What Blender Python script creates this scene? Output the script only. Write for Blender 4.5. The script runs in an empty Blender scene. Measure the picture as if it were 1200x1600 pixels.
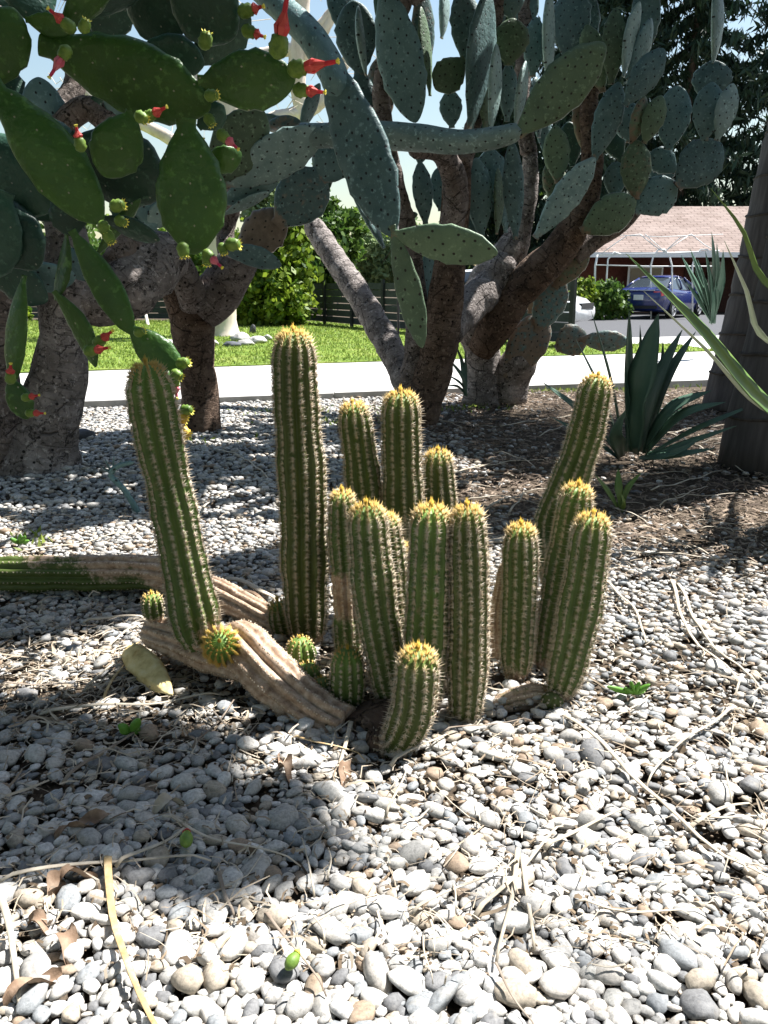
import bpy, math, random
import numpy as np
from mathutils import Vector, Matrix
rng = np.random.default_rng(7)
random.seed(7)
R = math.radians
scn = bpy.context.scene
col = scn.collection

# ------------------------------------------------------------------ camera
CAMH = 1.10
FPX = 1280.0                       # focal length in photo pixels (photo 1200 x 1600)
TILT = math.atan(352.0 / FPX)      # horizon 352 px above the picture centre
cd = bpy.data.cameras.new('camera')
cam = bpy.data.objects.new('camera', cd)
col.objects.link(cam)
cam.location = (0, 0, CAMH)
cam.rotation_euler = (math.pi / 2 - TILT, 0, 0)
cd.sensor_fit = 'VERTICAL'
cd.sensor_height = 24.0
cd.lens = 24.0 * FPX / 1600.0
cd.clip_start = 0.02
cd.clip_end = 2000
scn.camera = cam

# ------------------------------------------------------------------ light
SUN_EL = R(58)
SUN_DIR = np.array([0.87, 0.50, 0.0])
SUN_DIR = SUN_DIR / np.linalg.norm(SUN_DIR) * math.cos(SUN_EL)
SUN_DIR[2] = math.sin(SUN_EL)
w = bpy.data.worlds.new('World')
scn.world = w
w.use_nodes = True
nt = w.node_tree
sky = nt.nodes.new('ShaderNodeTexSky')
sky.sky_type = 'NISHITA'
sky.sun_disc = False
sky.sun_elevation = SUN_EL
sky.sun_rotation = math.atan2(SUN_DIR[0], SUN_DIR[1])
sky.air_density = 1.5
sky.dust_density = 0.8
nt.links.new(sky.outputs[0], nt.nodes['Background'].inputs[0])
nt.nodes['Background'].inputs[1].default_value = 0.055
sl = bpy.data.lights.new('sun', 'SUN')
sl.energy = 5.0
sl.angle = R(0.53)
sl.color = (1.0, 0.975, 0.94)
so = bpy.data.objects.new('sun', sl)
col.objects.link(so)
so.location = (8, 5, 12)
so.rotation_euler = Vector(SUN_DIR).to_track_quat('Z', 'Y').to_euler()
scn.view_settings.view_transform = 'Standard'
scn.view_settings.look = 'None'
scn.view_settings.gamma = 1.0
scn.view_settings.use_curve_mapping = False
scn.view_settings.exposure = 1.52

# ------------------------------------------------------------------ helpers
FWD = np.array([0, math.cos(TILT), -math.sin(TILT)])
UPV = np.array([0, math.sin(TILT), math.cos(TILT)])
CAM = np.array([0, 0, CAMH])


def ray(u, v):
    return np.array([(u - 600) / FPX, 0, 0]) + UPV * ((800 - v) / FPX) + FWD


def A(u, v, Y):
    d = ray(u, v)
    return CAM + d * (Y / d[1])


def G(u, v, z=0.0):
    d = ray(u, v)
    return CAM + d * ((z - CAMH) / d[2])


def mpp(p):                                   # metres per photo pixel at a point
    return float(np.dot(np.asarray(p) - CAM, FWD)) / FPX


def nrm(v):
    v = np.asarray(v, float)
    n = np.linalg.norm(v)
    return v / n if n > 1e-9 else v


def thing(name, loc, label, cat, group=None):
    o = bpy.data.objects.new(name, None)
    col.objects.link(o)
    o.location = tuple(float(x) for x in loc)
    o.empty_display_size = 0.1
    tag(o, label, cat, group)
    return o


def tag(o, label=None, cat=None, group=None, kind=None):
    if label: o['label'] = label
    if cat: o['category'] = cat
    if group: o['group'] = group
    if kind: o['kind'] = kind
    return o


def origin_of(o):
    p = np.zeros(3)
    while o is not None:
        p += np.array(o.location)
        o = o.parent
    return p


def mesh_obj(name, V, F, mat, parent=None, smooth=True, attrs=None, uv=None, loc=None):
    """V world coords (n,3); F (m,k) array or list; returns linked object"""
    V = np.asarray(V, float)
    if parent is not None:
        off = origin_of(parent)
    else:
        off = np.array(loc, float) if loc is not None else np.zeros(3)
    L = V - off
    me = bpy.data.meshes.new(name)
    if isinstance(F, np.ndarray) and F.ndim == 2:
        k = F.shape[1]
        me.vertices.add(len(L))
        me.vertices.foreach_set('co', L.astype(np.float32).ravel())
        me.loops.add(F.size)
        me.loops.foreach_set('vertex_index', F.astype(np.int32).ravel())
        me.polygons.add(len(F))
        me.polygons.foreach_set('loop_start', np.arange(0, F.size, k, dtype=np.int32))
        me.polygons.foreach_set('loop_total', np.full(len(F), k, dtype=np.int32))
        me.update(calc_edges=True)
    else:
        me.from_pydata([tuple(x) for x in L], [], [tuple(f) for f in F])
    if smooth:
        me.polygons.foreach_set('use_smooth', np.ones(len(me.polygons), dtype=bool))
    if attrs:
        for n, a in attrs.items():
            at = me.attributes.new(n, 'FLOAT', 'POINT')
            at.data.foreach_set('value', np.asarray(a, np.float32))
    if uv is not None:
        ul = me.uv_layers.new(name='UVMap')
        li = np.zeros(len(me.loops), dtype=np.int32)
        me.loops.foreach_get('vertex_index', li)
        ul.data.foreach_set('uv', np.asarray(uv, np.float32)[li].ravel())
    if mat is not None:
        me.materials.append(mat)
    o = bpy.data.objects.new(name, me)
    col.objects.link(o)
    if parent is not None:
        o.parent = parent
    elif loc is not None:
        o.location = tuple(off)
    return o


class MB:
    """collects shapes for one mesh"""
    def __init__(s):
        s.v = []; s.f = []
    def add(s, V, F):
        b = len(s.v)
        s.v += [tuple(map(float, x)) for x in V]
        s.f += [tuple(int(i) + b for i in f) for f in F]
        return s
    def box(s, c, size, rz=0.0, M=None):
        c = np.array(c, float); h = np.array(size, float) / 2
        P = np.array([[x, y, z] for x in (-1, 1) for y in (-1, 1) for z in (-1, 1)]) * h
        if M is not None:
            P = P @ np.array(M).T
        elif rz:
            ca, sa = math.cos(rz), math.sin(rz)
            P = P @ np.array([[ca, sa, 0], [-sa, ca, 0], [0, 0, 1]])
        return s.add(P + c, [(0, 1, 3, 2), (4, 6, 7, 5), (0, 4, 5, 1), (2, 3, 7, 6), (0, 2, 6, 4), (1, 5, 7, 3)])
    def tube(s, pts, r, n=8):
        V, F, _ = tube_mesh(np.array(pts, float), np.full(len(pts), r) if np.isscalar(r) else np.array(r), n)
        return s.add(V, F)
    def build(s, name, mat, parent=None, smooth=False, loc=None):
        return mesh_obj(name, np.array(s.v), s.f, mat, parent, smooth, loc=loc)


def frames(P, up=None):
    T = np.gradient(P, axis=0)
    T /= np.linalg.norm(T, axis=1)[:, None] + 1e-12
    if up is None:
        up = np.array([0, -1.0, 0]) if abs(T[0][1]) < 0.9 else np.array([1.0, 0, 0])
    n = nrm(up - T[0] * np.dot(up, T[0]))
    N = [n]
    for i in range(1, len(P)):
        n = nrm(n - T[i] * np.dot(n, T[i]))
        N.append(n)
    N = np.array(N)
    return T, N, np.cross(T, N)


def resample(P, W, step):
    """Catmull-Rom through control points P with scalar channels W -> evenly spaced"""
    P = np.asarray(P, float); W = np.asarray(W, float)
    if W.ndim == 1: W = W[:, None]
    X = np.hstack([P, W])
    n = len(X)
    out = []
    for i in range(n - 1):
        p0 = X[i - 1] if i > 0 else 2 * X[0] - X[1]
        p1, p2 = X[i], X[i + 1]
        p3 = X[i + 2] if i + 2 < n else 2 * X[n - 1] - X[n - 2]
        m = max(4, int(np.linalg.norm((p2 - p1)[:3]) / step) * 2)
        t = np.linspace(0, 1, m, endpoint=False)[:, None]
        out.append(0.5 * ((2 * p1) + (-p0 + p2) * t + (2 * p0 - 5 * p1 + 4 * p2 - p3) * t * t + (-p0 + 3 * p1 - 3 * p2 + p3) * t ** 3))
    out.append(X[-1:])
    X = np.vstack(out)
    d = np.r_[0, np.cumsum(np.linalg.norm(np.diff(X[:, :3], axis=0), axis=1))]
    m = max(3, int(round(d[-1] / step)) + 1)
    s = np.linspace(0, d[-1], m)
    Y = np.array([np.interp(s, d, X[:, k]) for k in range(X.shape[1])]).T
    return Y[:, :3], Y[:, 3:], s


def tube_mesh(P, r, n=10, closed=True, up=None):
    T, N, B = frames(P, up)
    th = np.linspace(0, 2 * np.pi, n, endpoint=False)
    V = (P[:, None, :] + r[:, None, None] * (np.cos(th)[None, :, None] * N[:, None, :] + np.sin(th)[None, :, None] * B[:, None, :])).reshape(-1, 3)
    F = quad_grid(len(P), n)
    F = [tuple(f) for f in F]
    if closed:
        F.append(tuple(range(n))[::-1])
        F.append(tuple(range((len(P) - 1) * n, len(P) * n)))
    return V, F, (T, N, B)


def quad_grid(m, n):
    i = np.arange(m - 1)[:, None] * n
    j = np.arange(n)[None, :]
    a = (i + j); b = i + (j + 1) % n
    return np.stack([a, b, b + n, a + n], -1).reshape(-1, 4)


def hash3(P, s=1.0, seed=0.0):
    """cheap smooth pseudo-noise in [-1,1]"""
    P = np.asarray(P) * s
    x, y, z = P[..., 0] + seed, P[..., 1] - seed * .7, P[..., 2] + seed * 1.3
    return (np.sin(1.7 * x + 2.3 * np.sin(1.1 * y + z)) + np.sin(2.1 * y + 1.9 * np.sin(1.3 * z + .7 * x)) + np.sin(1.9 * z + 2.1 * np.sin(.9 * x + 1.2 * y))) / 3


# ------------------------------------------------------------------ materials
def newmat(name, rough=0.7, spec=0.3):
    m = bpy.data.materials.new(name)
    m.use_nodes = True
    t = m.node_tree
    b = t.nodes['Principled BSDF']
    b.inputs['Roughness'].default_value = rough
    b.inputs['Specular IOR Level'].default_value = spec
    return m, t, b


def N(t, typ, **kw):
    n = t.nodes.new(typ)
    for k, v in kw.items():
        if k.startswith('i_'):
            n.inputs[k[2:].replace('_', ' ')].default_value = v
        else:
            setattr(n, k, v)
    return n


def ramp(t, fac, stops, interp='LINEAR'):
    r = t.nodes.new('ShaderNodeValToRGB')
    r.color_ramp.interpolation = interp
    e = r.color_ramp.elements
    while len(e) < len(stops): e.new(0.5)
    for el, (p, c) in zip(e, stops):
        el.position = p
        el.color = (*c, 1) if len(c) == 3 else c
    t.links.new(fac, r.inputs[0])
    return r


def mixc(t, fac, a, b, blend='MIX'):
    m = t.nodes.new('ShaderNodeMix')
    m.data_type = 'RGBA'
    m.blend_type = blend
    for sock, val in ((m.inputs[0], fac), (m.inputs[6], a), (m.inputs[7], b)):
        if hasattr(val, 'is_linked'):
            t.links.new(val, sock)
        elif isinstance(val, (int, float)):
            sock.default_value = val
        else:
            sock.default_value = (*val, 1) if len(val) == 3 else val
    return m.outputs[2]


def bump(t, b, h, strength=0.3, dist=0.01):
    n = N(t, 'ShaderNodeBump', i_Strength=strength, i_Distance=dist)
    t.links.new(h, n.inputs['Height'])
    t.links.new(n.outputs[0], b.inputs['Normal'])


def coords(t, which='Object', scale=None):
    c = N(t, 'ShaderNodeTexCoord').outputs[which]
    if scale is not None:
        mp = N(t, 'ShaderNodeMapping')
        mp.inputs['Scale'].default_value = scale
        t.links.new(c, mp.inputs[0])
        c = mp.outputs[0]
    return c


def noise(t, scale, detail=4, vec=None, rough=0.6):
    n = N(t, 'ShaderNodeTexNoise', i_Scale=scale, i_Detail=detail, i_Roughness=rough)
    if vec is not None: t.links.new(vec, n.inputs['Vector'])
    return n.outputs[0]


def mat_noise(name, c1, c2, scale=10, rough=0.8, spec=0.2, bs=0.3, bd=0.01, c3=None, which='Object', sc=None, detail=6):
    m, t, b = newmat(name, rough, spec)
    vec = coords(t, which, sc)
    n = noise(t, scale, detail, vec)
    st = [(0.32, c1), (0.68, c2)] if c3 is None else [(0.25, c1), (0.5, c2), (0.75, c3)]
    t.links.new(ramp(t, n, st).outputs[0], b.inputs['Base Color'])
    if bs: bump(t, b, n, bs, bd)
    return m


def mat_pad(name, base, dark, dot, dotsize=0.12, cell=0.058, woody=None, rough=0.5, trans=0.0):
    """flat cactus joint: mottled waxy skin, quincunx of areoles from the UV in metres, corky towards the neck"""
    m, t, b = newmat(name, rough, 0.35)
    uv = coords(t, 'UV')
    ob = coords(t, 'Object')
    n = noise(t, 9, 5, ob)
    c = ramp(t, n, [(0.3, dark), (0.7, base)]).outputs[0]
    oi = N(t, 'ShaderNodeObjectInfo').outputs['Random']
    hs = N(t, 'ShaderNodeHueSaturation')
    mr = N(t, 'ShaderNodeMapRange', i_To_Min=0.72, i_To_Max=1.25)
    t.links.new(oi, mr.inputs[0]); t.links.new(mr.outputs[0], hs.inputs['Value']); t.links.new(c, hs.inputs['Color'])
    c = hs.outputs[0]
    # scars, bloom
    n2 = noise(t, 38, 3, ob)
    c = mixc(t, ramp(t, n2, [(0.57, (0, 0, 0)), (0.68, (.6, .6, .6))]).outputs[0], c, tuple(min(1, x * 1.7 + .02) for x in base))
    if woody is not None:
        at = N(t, 'ShaderNodeAttribute', attribute_name='age')
        n3 = noise(t, 22, 5, ob)
        wc = ramp(t, n3, [(0.3, tuple(x * .55 for x in woody)), (0.7, woody)]).outputs[0]
        ad = N(t, 'ShaderNodeMath', operation='ADD'); ad.inputs[1].default_value = -0.5
        t.links.new(n3, ad.inputs[0])
        a2 = N(t, 'ShaderNodeMath', operation='ADD')
        t.links.new(at.outputs['Fac'], a2.inputs[0]); t.links.new(ad.outputs[0], a2.inputs[1])
        c = mixc(t, ramp(t, a2.outputs[0], [(0.4, (0, 0, 0)), (0.6, (1, 1, 1))]).outputs[0], c, wc)
    mp = N(t, 'ShaderNodeMapping')
    s = 1 / cell
    mp.inputs['Scale'].default_value = (s, s * .8, 1)
    mp.inputs['Rotation'].default_value = (0, 0, R(45))
    t.links.new(uv, mp.inputs[0])
    vo = N(t, 'ShaderNodeTexVoronoi', i_Scale=1.0, i_Randomness=0.5)
    vo.voronoi_dimensions = '2D'
    t.links.new(mp.outputs[0], vo.inputs['Vector'])
    dm = ramp(t, vo.outputs['Distance'], [(dotsize * .7, (1, 1, 1)), (dotsize, (0, 0, 0))])
    c = mixc(t, dm.outputs[0], c, dot)
    t.links.new(c, b.inputs['Base Color'])
    n4 = noise(t, 60, 3, ob)
    mixh = N(t, 'ShaderNodeMath', operation='ADD')
    t.links.new(n4, mixh.inputs[0]); t.links.new(dm.outputs[0], mixh.inputs[1])
    mixg = N(t, 'ShaderNodeMath', operation='MULTIPLY_ADD'); mixg.inputs[1].default_value = 3.0
    t.links.new(noise(t, 14, 3, ob), mixg.inputs[0]); t.links.new(mixh.outputs[0], mixg.inputs[2])
    bump(t, b, mixg.outputs[0], 0.4, 0.008)
    if trans:
        out = t.nodes['Material Output']
        tr = N(t, 'ShaderNodeBsdfTranslucent')
        t.links.new(mixc(t, 0.5, c, (0.25, .5, .02)), tr.inputs[0])
        ms = N(t, 'ShaderNodeMixShader')
        ms.inputs[0].default_value = trans
        t.links.new(b.outputs[0], ms.inputs[1]); t.links.new(tr.outputs[0], ms.inputs[2])
        t.links.new(ms.outputs[0], out.inputs[0])
    return m


def mat_bark(name, c1, c2, c3, rough=0.9):
    """corky old trunk: patches, cracks, dark old areole pits"""
    m, t, b = newmat(name, rough, 0.15)
    ob = coords(t, 'Object')
    n = noise(t, 7, 8, ob, .65)
    c = ramp(t, n, [(0.3, c1), (0.5, c2), (0.72, c3)]).outputs[0]
    vo = N(t, 'ShaderNodeTexVoronoi', i_Scale=15.0, i_Randomness=1.0)
    t.links.new(ob, vo.inputs['Vector'])
    pit = ramp(t, vo.outputs['Distance'], [(0.11, (1, 1, 1)), (0.17, (0, 0, 0))]).outputs[0]
    c = mixc(t, pit, c, tuple(x * .22 for x in c1))
    cr = N(t, 'ShaderNodeTexVoronoi', i_Scale=9.0, i_Randomness=1.0)
    cr.feature = 'DISTANCE_TO_EDGE'
    n5 = noise(t, 14, 4, ob)
    wv = mixc(t, 0.25, ob, n5)
    t.links.new(wv, cr.inputs['Vector'])
    ck = ramp(t, cr.outputs['Distance'], [(0.0, (1, 1, 1)), (0.035, (0, 0, 0))]).outputs[0]
    c = mixc(t, ck, c, tuple(x * .5 for x in c1))
    t.links.new(c, b.inputs['Base Color'])
    uvw = coords(t, 'UV', (5, 42, 1))
    wr = noise(t, 1.0, 5, uvw)
    c = mixc(t, ramp(t, wr, [(0.36, (.75, .75, .75)), (0.46, (0, 0, 0))]).outputs[0], c, tuple(x * .6 for x in c1))
    fl = noise(t, 30, 3, ob)                      # lighter flaking patches
    c = mixc(t, ramp(t, fl, [(0.6, (0, 0, 0)), (0.66, (.7, .7, .7))]).outputs[0], c, tuple(min(1, x * 1.25) for x in c3))
    t.links.new(c, b.inputs['Base Color'])
    h = N(t, 'ShaderNodeMath', operation='SUBTRACT')
    t.links.new(noise(t, 45, 6, ob), h.inputs[0]); t.links.new(ck, h.inputs[1])
    h2 = N(t, 'ShaderNodeMath', operation='ADD')
    t.links.new(h.outputs[0], h2.inputs[0]); t.links.new(wr, h2.inputs[1])
    bump(t, b, h2.outputs[0], 0.9, 0.02)
    return m


def mat_leaf(name, c1, c2, trans=0.35, rough=0.55):
    m, t, b = newmat(name, rough, 0.3)
    g = N(t, 'ShaderNodeNewGeometry')
    c = ramp(t, g.outputs['Random Per Island'], [(0.0, c1), (1.0, c2)]).outputs[0]
    t.links.new(c, b.inputs['Base Color'])
    out = t.nodes['Material Output']
    tr = N(t, 'ShaderNodeBsdfTranslucent')
    t.links.new(c, tr.inputs[0])
    ms = N(t, 'ShaderNodeMixShader'); ms.inputs[0].default_value = trans
    t.links.new(b.outputs[0], ms.inputs[1]); t.links.new(tr.outputs[0], ms.inputs[2])
    t.links.new(ms.outputs[0], out.inputs[0])
    return m


PEB = [(0.0, (.17, .17, .172)), (.10, (.34, .33, .31)), (.25, (.45, .42, .38)), (.38, (.25, .262, .27)), (.48, (.53, .51, .475)),
       (.62, (.37, .32, .255)), (.70, (.46, .45, .43)), (.80, (.60, .58, .55)), (.91, (.30, .225, .16)), (.945, (.44, .43, .40))]


def mat_pebble(name, obj_random):
    m, t, b = newmat(name, 0.65, 0.3)
    if obj_random:
        rnd = N(t, 'ShaderNodeObjectInfo').outputs['Random']
    else:
        rnd = N(t, 'ShaderNodeNewGeometry').outputs['Random Per Island']
    c = ramp(t, rnd, PEB, 'CONSTANT').outputs[0]
    ob = N(t, 'ShaderNodeNewGeometry').outputs['Position']
    n = noise(t, 130, 5, ob, .7)
    sp = ramp(t, n, [(0.3, (.55, .55, .55)), (0.55, (1, 1, 1)), (0.75, (1.25, 1.22, 1.18))]).outputs[0]
    c = mixc(t, 1.0, c, sp, 'MULTIPLY')
    d = noise(t, 26, 3, ob)                      # dusty / stained patches
    c = mixc(t, ramp(t, d, [(0.55, (0, 0, 0)), (0.75, (.5, .5, .5))]).outputs[0], c, (.33, .29, .23))
    t.links.new(c, b.inputs['Base Color'])
    bump(t, b, n, 0.35, 0.003)
    return m


M = {}
M['pebble_bed'] = mat_pebble('pebble_bed', False)
M['pebble'] = mat_pebble('pebble', True)
M['soil'] = mat_noise('soil', (.025, .019, .014), (.075, .058, .042), 60, .95, .1, .6, .01, (.13, .105, .08), which='Object')
M['concrete'] = mat_noise('concrete', (.38, .37, .345), (.50, .49, .465), 3, .9, .2, .1, .004, (.58, .57, .54))
M['kerb'] = mat_noise('kerb', (.32, .31, .29), (.42, .41, .39), 9, .9, .2, .3, .006)
M['asphalt'] = mat_noise('asphalt', (.06, .062, .068), (.1, .1, .105), 30, .9, .2, .3, .005)
M['lawn'] = mat_noise('lawn', (.07, .12, .02), (.13, .19, .03), 1.6, .9, .1, .4, .02, (.22, .24, .07))
M['grass'] = mat_leaf('grass', (.10, .17, .025), (.28, .34, .07), .4)
M['pad_blue'] = mat_pad('pad_blue', (.125, .205, .20), (.065, .128, .13), (.012, .014, .016), woody=(.24, .185, .14))
M['pad_olive'] = mat_pad('pad_olive', (.12, .18, .105), (.08, .125, .075), (.02, .018, .012), woody=(.22, .165, .11))
M['pad_pale'] = mat_pad('pad_pale', (.25, .34, .32), (.14, .22, .21), (.02, .022, .022), woody=(.27, .21, .16))
M['pad_green'] = mat_pad('pad_green', (.062, .145, .026), (.036, .098, .022), (.30, .30, .2), dotsize=.04, cell=.075, rough=.38, trans=.12)
M['pad_teal'] = mat_pad('pad_teal', (.032, .085, .055), (.02, .055, .04), (.2, .22, .18), dotsize=.04, cell=.075, rough=.4)
M['bark'] = mat_bark('bark', (.09, .075, .068), (.185, .152, .135), (.30, .26, .24))
M['bark_grey'] = mat_bark('bark_grey', (.12, .105, .098), (.25, .22, .205), (.42, .38, .36))
M['bark_brown'] = mat_bark('bark_brown', (.065, .045, .034), (.13, .088, .064), (.21, .15, .112))
M['fruit'] = mat_noise('fruit', (.07, .14, .02), (.19, .29, .05), 40, .5, .35, .5, .004)
M['fruit_ripe'] = mat_noise('fruit_ripe', (.45, .27, .03), (.6, .42, .08), 40, .5, .35, .5, .004)
M['petal'] = mat_leaf('petal', (.62, .05, .07), (.8, .16, .13), .35)
M['petal_pink'] = mat_leaf('petal_pink', (.7, .06, .16), (.85, .3, .36), .35)
M['stigma'] = mat_noise('stigma', (.75, .65, .05), (.85, .78, .2), 60, .6, .2, 0)
M['agave'] = mat_noise('agave', (.035, .085, .06), (.075, .135, .095), 6, .42, .4, .1, .004, (.05, .1, .075), sc=(1, 1, .2))
M['agave_green'] = mat_noise('agave_green', (.07, .14, .035), (.15, .22, .06), 5, .4, .4, .1, .004, sc=(1, 1, .2))
M['agave_glare'] = mat_noise('agave_glare', (.34, .40, .30), (.48, .52, .40), 5, .35, .5, .1, .004, sc=(1, 1, .2))  # sun glare on two yucca leaves, painted in as a paler colour
M['palm_trunk'] = mat_noise('palm_trunk', (.05, .047, .05), (.085, .08, .084), 14, .9, .15, .5, .01, (.125, .12, .124), sc=(1.6, 1.6, .10))
M['palm_scar'] = mat_noise('palm_scar', (.045, .04, .037), (.09, .08, .075), 20, .95, .1, .5, .01)
M['frond'] = mat_leaf('frond', (.05, .11, .025), (.1, .17, .04), .3)
M['hedge'] = mat_leaf('hedge', (.04, .10, .012), (.26, .34, .035), .4)
M['leaf_mid'] = mat_leaf('leaf_mid', (.03, .08, .015), (.12, .2, .03), .35)
M['leaf_dark'] = mat_leaf('leaf_dark', (.012, .03, .018), (.04, .075, .04), .2)
M['leaf_pale'] = mat_leaf('leaf_pale', (.12, .19, .08), (.28, .36, .16), .35)
M['pale_bark'] = mat_noise('pale_bark', (.36, .29, .22), (.6, .52, .44), 5, .9, .15, .5, .02, (.68, .62, .55), sc=(1, 1, .4))
M['dark_bark'] = mat_noise('dark_bark', (.05, .04, .03), (.12, .1, .08), 9, .9, .15, .5, .02, sc=(1, 1, .3))
M['fence'] = mat_noise('fence', (.028, .034, .038), (.05, .058, .062), 6, .75, .25, .2, .004, sc=(1, 1, 4))
M['fence_post'] = mat_noise('fence_post', (.018, .02, .022), (.035, .038, .04), 6, .8, .25, .2, .004)
M['rock'] = mat_noise('rock', (.2, .19, .18), (.4, .385, .36), 7, .9, .2, .7, .02, (.52, .5, .47))
M['rock_dark'] = mat_noise('rock_dark', (.05, .055, .065), (.13, .135, .15), 7, .9, .2, .7, .02)
M['yellow_stone'] = mat_noise('yellow_stone', (.36, .26, .1), (.62, .5, .24), 25, .9, .15, .8, .01, (.72, .64, .4))
M['straw'] = mat_noise('straw', (.34, .29, .22), (.56, .5, .41), 20, .85, .15, .3, .003)
M['straw_gold'] = mat_noise('straw_gold', (.27, .165, .07), (.46, .33, .17), 30, .85, .15, .5, .004, (.6, .5, .34))
M['dead_leaf'] = mat_noise('dead_leaf', (.13, .08, .05), (.24, .165, .115), 28, .9, .1, .7, .006, (.36, .28, .21))
M['twig'] = mat_noise('twig', (.17, .13, .1), (.33, .28, .23), 20, .9, .1, .4, .003)
M['weed'] = mat_noise('weed', (.07, .2, .02), (.14, .3, .05), 20, .5, .3, .2, .003)
M['metal_dark'] = mat_noise('metal_dark', (.03, .032, .035), (.05, .052, .055), 20, .55, .4, .1, .002)
M['white_paint'] = mat_noise('white_paint', (.72, .72, .7), (.82, .82, .8), 20, .5, .3, .05, .002)
M['brick'] = mat_noise('brick', (.1, .036, .028), (.16, .06, .045), 8, .9, .15, .2, .005)
M['roof'] = mat_noise('roof', (.22, .165, .14), (.29, .225, .195), 9, .95, .1, .4, .02, (.35, .28, .25), sc=(1, 4, 4))
def mat_roof():
    m, t, b = newmat('roof', .95, .1)
    ob = coords(t, 'Object')
    br = N(t, 'ShaderNodeTexBrick', i_Scale=1.0, i_Mortar_Size=.02, i_Brick_Width=.45, i_Row_Height=.22)
    br.inputs['Color1'].default_value = (.19, .145, .125, 1); br.inputs['Color2'].default_value = (.27, .21, .185, 1); br.inputs['Mortar'].default_value = (.08, .06, .05, 1)
    t.links.new(ob, br.inputs['Vector'])
    n = noise(t, 1.2, 4, ob)
    c = mixc(t, ramp(t, n, [(.35, (0, 0, 0)), (.7, (.6, .6, .6))]).outputs[0], br.outputs[0], (.29, .235, .21))
    t.links.new(c, b.inputs['Base Color'])
    bump(t, b, br.outputs['Fac'], -.5, .02)
    return m


M['roof'] = mat_roof()
M['dark_wood'] = mat_noise('dark_wood', (.04, .018, .014), (.07, .03, .022), 10, .8, .2, .1, .003)
M['cream'] = mat_noise('cream', (.5, .47, .42), (.58, .55, .5), 5, .85, .2, .05, .002)


def mat_glass(name, c):
    m, t, b = newmat(name, 0.05, 0.9)
    b.inputs['Base Color'].default_value = (*c, 1)
    return m


def mat_car(name, c):
    m, t, b = newmat(name, 0.25, 0.5)
    b.inputs['Base Color'].default_value = (*c, 1)
    b.inputs['Coat Weight'].default_value = 0.8
    b.inputs['Coat Roughness'].default_value = 0.06
    return m


M['car_blue'] = mat_car('car_blue', (.013, .024, .13))
M['car_white'] = mat_car('car_white', (.78, .79, .8))
M['glass'] = mat_glass('glass', (.04, .05, .06))
M['tyre'] = mat_noise('tyre', (.015, .015, .016), (.025, .025, .026), 30, .9, .1, .1, .002)
M['rim'] = mat_noise('rim', (.4, .4, .42), (.5, .5, .52), 30, .35, .6, 0)
M['tail_lamp'] = mat_glass('tail_lamp', (.5, .012, .015))
M['trim'] = mat_noise('trim', (.02, .02, .022), (.03, .03, .032), 30, .6, .3, 0)


def mat_stem():
    """ribbed torch cactus: green, corky brown where 'age' is high"""
    m, t, b = newmat('cactus_stem', .5, .3)
    ob = coords(t, 'Object')
    n = noise(t, 16, 5, ob)
    g = ramp(t, n, [(0.3, (.058, .095, .020)), (0.7, (.095, .14, .034))]).outputs[0]
    fr = N(t, 'ShaderNodeAttribute', attribute_name='fresh')
    g = mixc(t, fr.outputs['Fac'], g, (.13, .22, .04))
    hs = N(t, 'ShaderNodeHueSaturation')
    mr = N(t, 'ShaderNodeMapRange', i_To_Min=0.7, i_To_Max=1.2)
    mh = N(t, 'ShaderNodeMapRange', i_To_Min=0.475, i_To_Max=0.51)
    oi = N(t, 'ShaderNodeObjectInfo').outputs['Random']
    t.links.new(oi, mr.inputs[0]); t.links.new(mr.outputs[0], hs.inputs['Value'])
    t.links.new(oi, mh.inputs[0]); t.links.new(mh.outputs[0], hs.inputs['Hue']); t.links.new(g, hs.inputs['Color'])
    g = hs.outputs[0]
    sc3 = noise(t, 28, 4, ob)
    g = mixc(t, ramp(t, sc3, [(0.64, (0, 0, 0)), (0.74, (.6, .6, .6))]).outputs[0], g, (.26, .19, .11))
    at = N(t, 'ShaderNodeAttribute', attribute_name='age')
    n2 = noise(t, 45, 6, ob, .7)
    a2 = N(t, 'ShaderNodeMath', operation='ADD')
    sb = N(t, 'ShaderNodeMath', operation='SUBTRACT'); sb.inputs[1].default_value = .5
    t.links.new(n2, sb.inputs[0]); t.links.new(sb.outputs[0], a2.inputs[0]); t.links.new(at.outputs['Fac'], a2.inputs[1])
    bc = ramp(t, n2, [(0.3, (.16, .095, .055)), (0.5, (.38, .27, .19)), (0.7, (.58, .47, .37))]).outputs[0]
    c = mixc(t, ramp(t, a2.outputs[0], [(0.42, (0, 0, 0)), (0.6, (1, 1, 1))]).outputs[0], g, bc)
    t.links.new(c, b.inputs['Base Color'])
    bump(t, b, n2, .35, .004)
    return m


M['stem'] = mat_stem()


def mat_spine():
    m, t, b = newmat('spines', .5, .3)
    g = N(t, 'ShaderNodeNewGeometry').outputs['Random Per Island']
    c = ramp(t, g, [(0, (.5, .38, .25)), (.5, (.7, .6, .46)), (1, (.8, .73, .62))]).outputs[0]
    fr = N(t, 'ShaderNodeAttribute', attribute_name='fresh')
    c = mixc(t, fr.outputs['Fac'], c, (.78, .52, .08))
    t.links.new(c, b.inputs['Base Color'])
    out = t.nodes['Material Output']
    tr = N(t, 'ShaderNodeBsdfTranslucent')
    t.links.new(c, tr.inputs[0])
    ms = N(t, 'ShaderNodeMixShader'); ms.inputs[0].default_value = .3
    t.links.new(b.outputs[0], ms.inputs[1]); t.links.new(tr.outputs[0], ms.inputs[2])
    t.links.new(ms.outputs[0], out.inputs[0])
    return m


M['spine'] = mat_spine()

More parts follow.
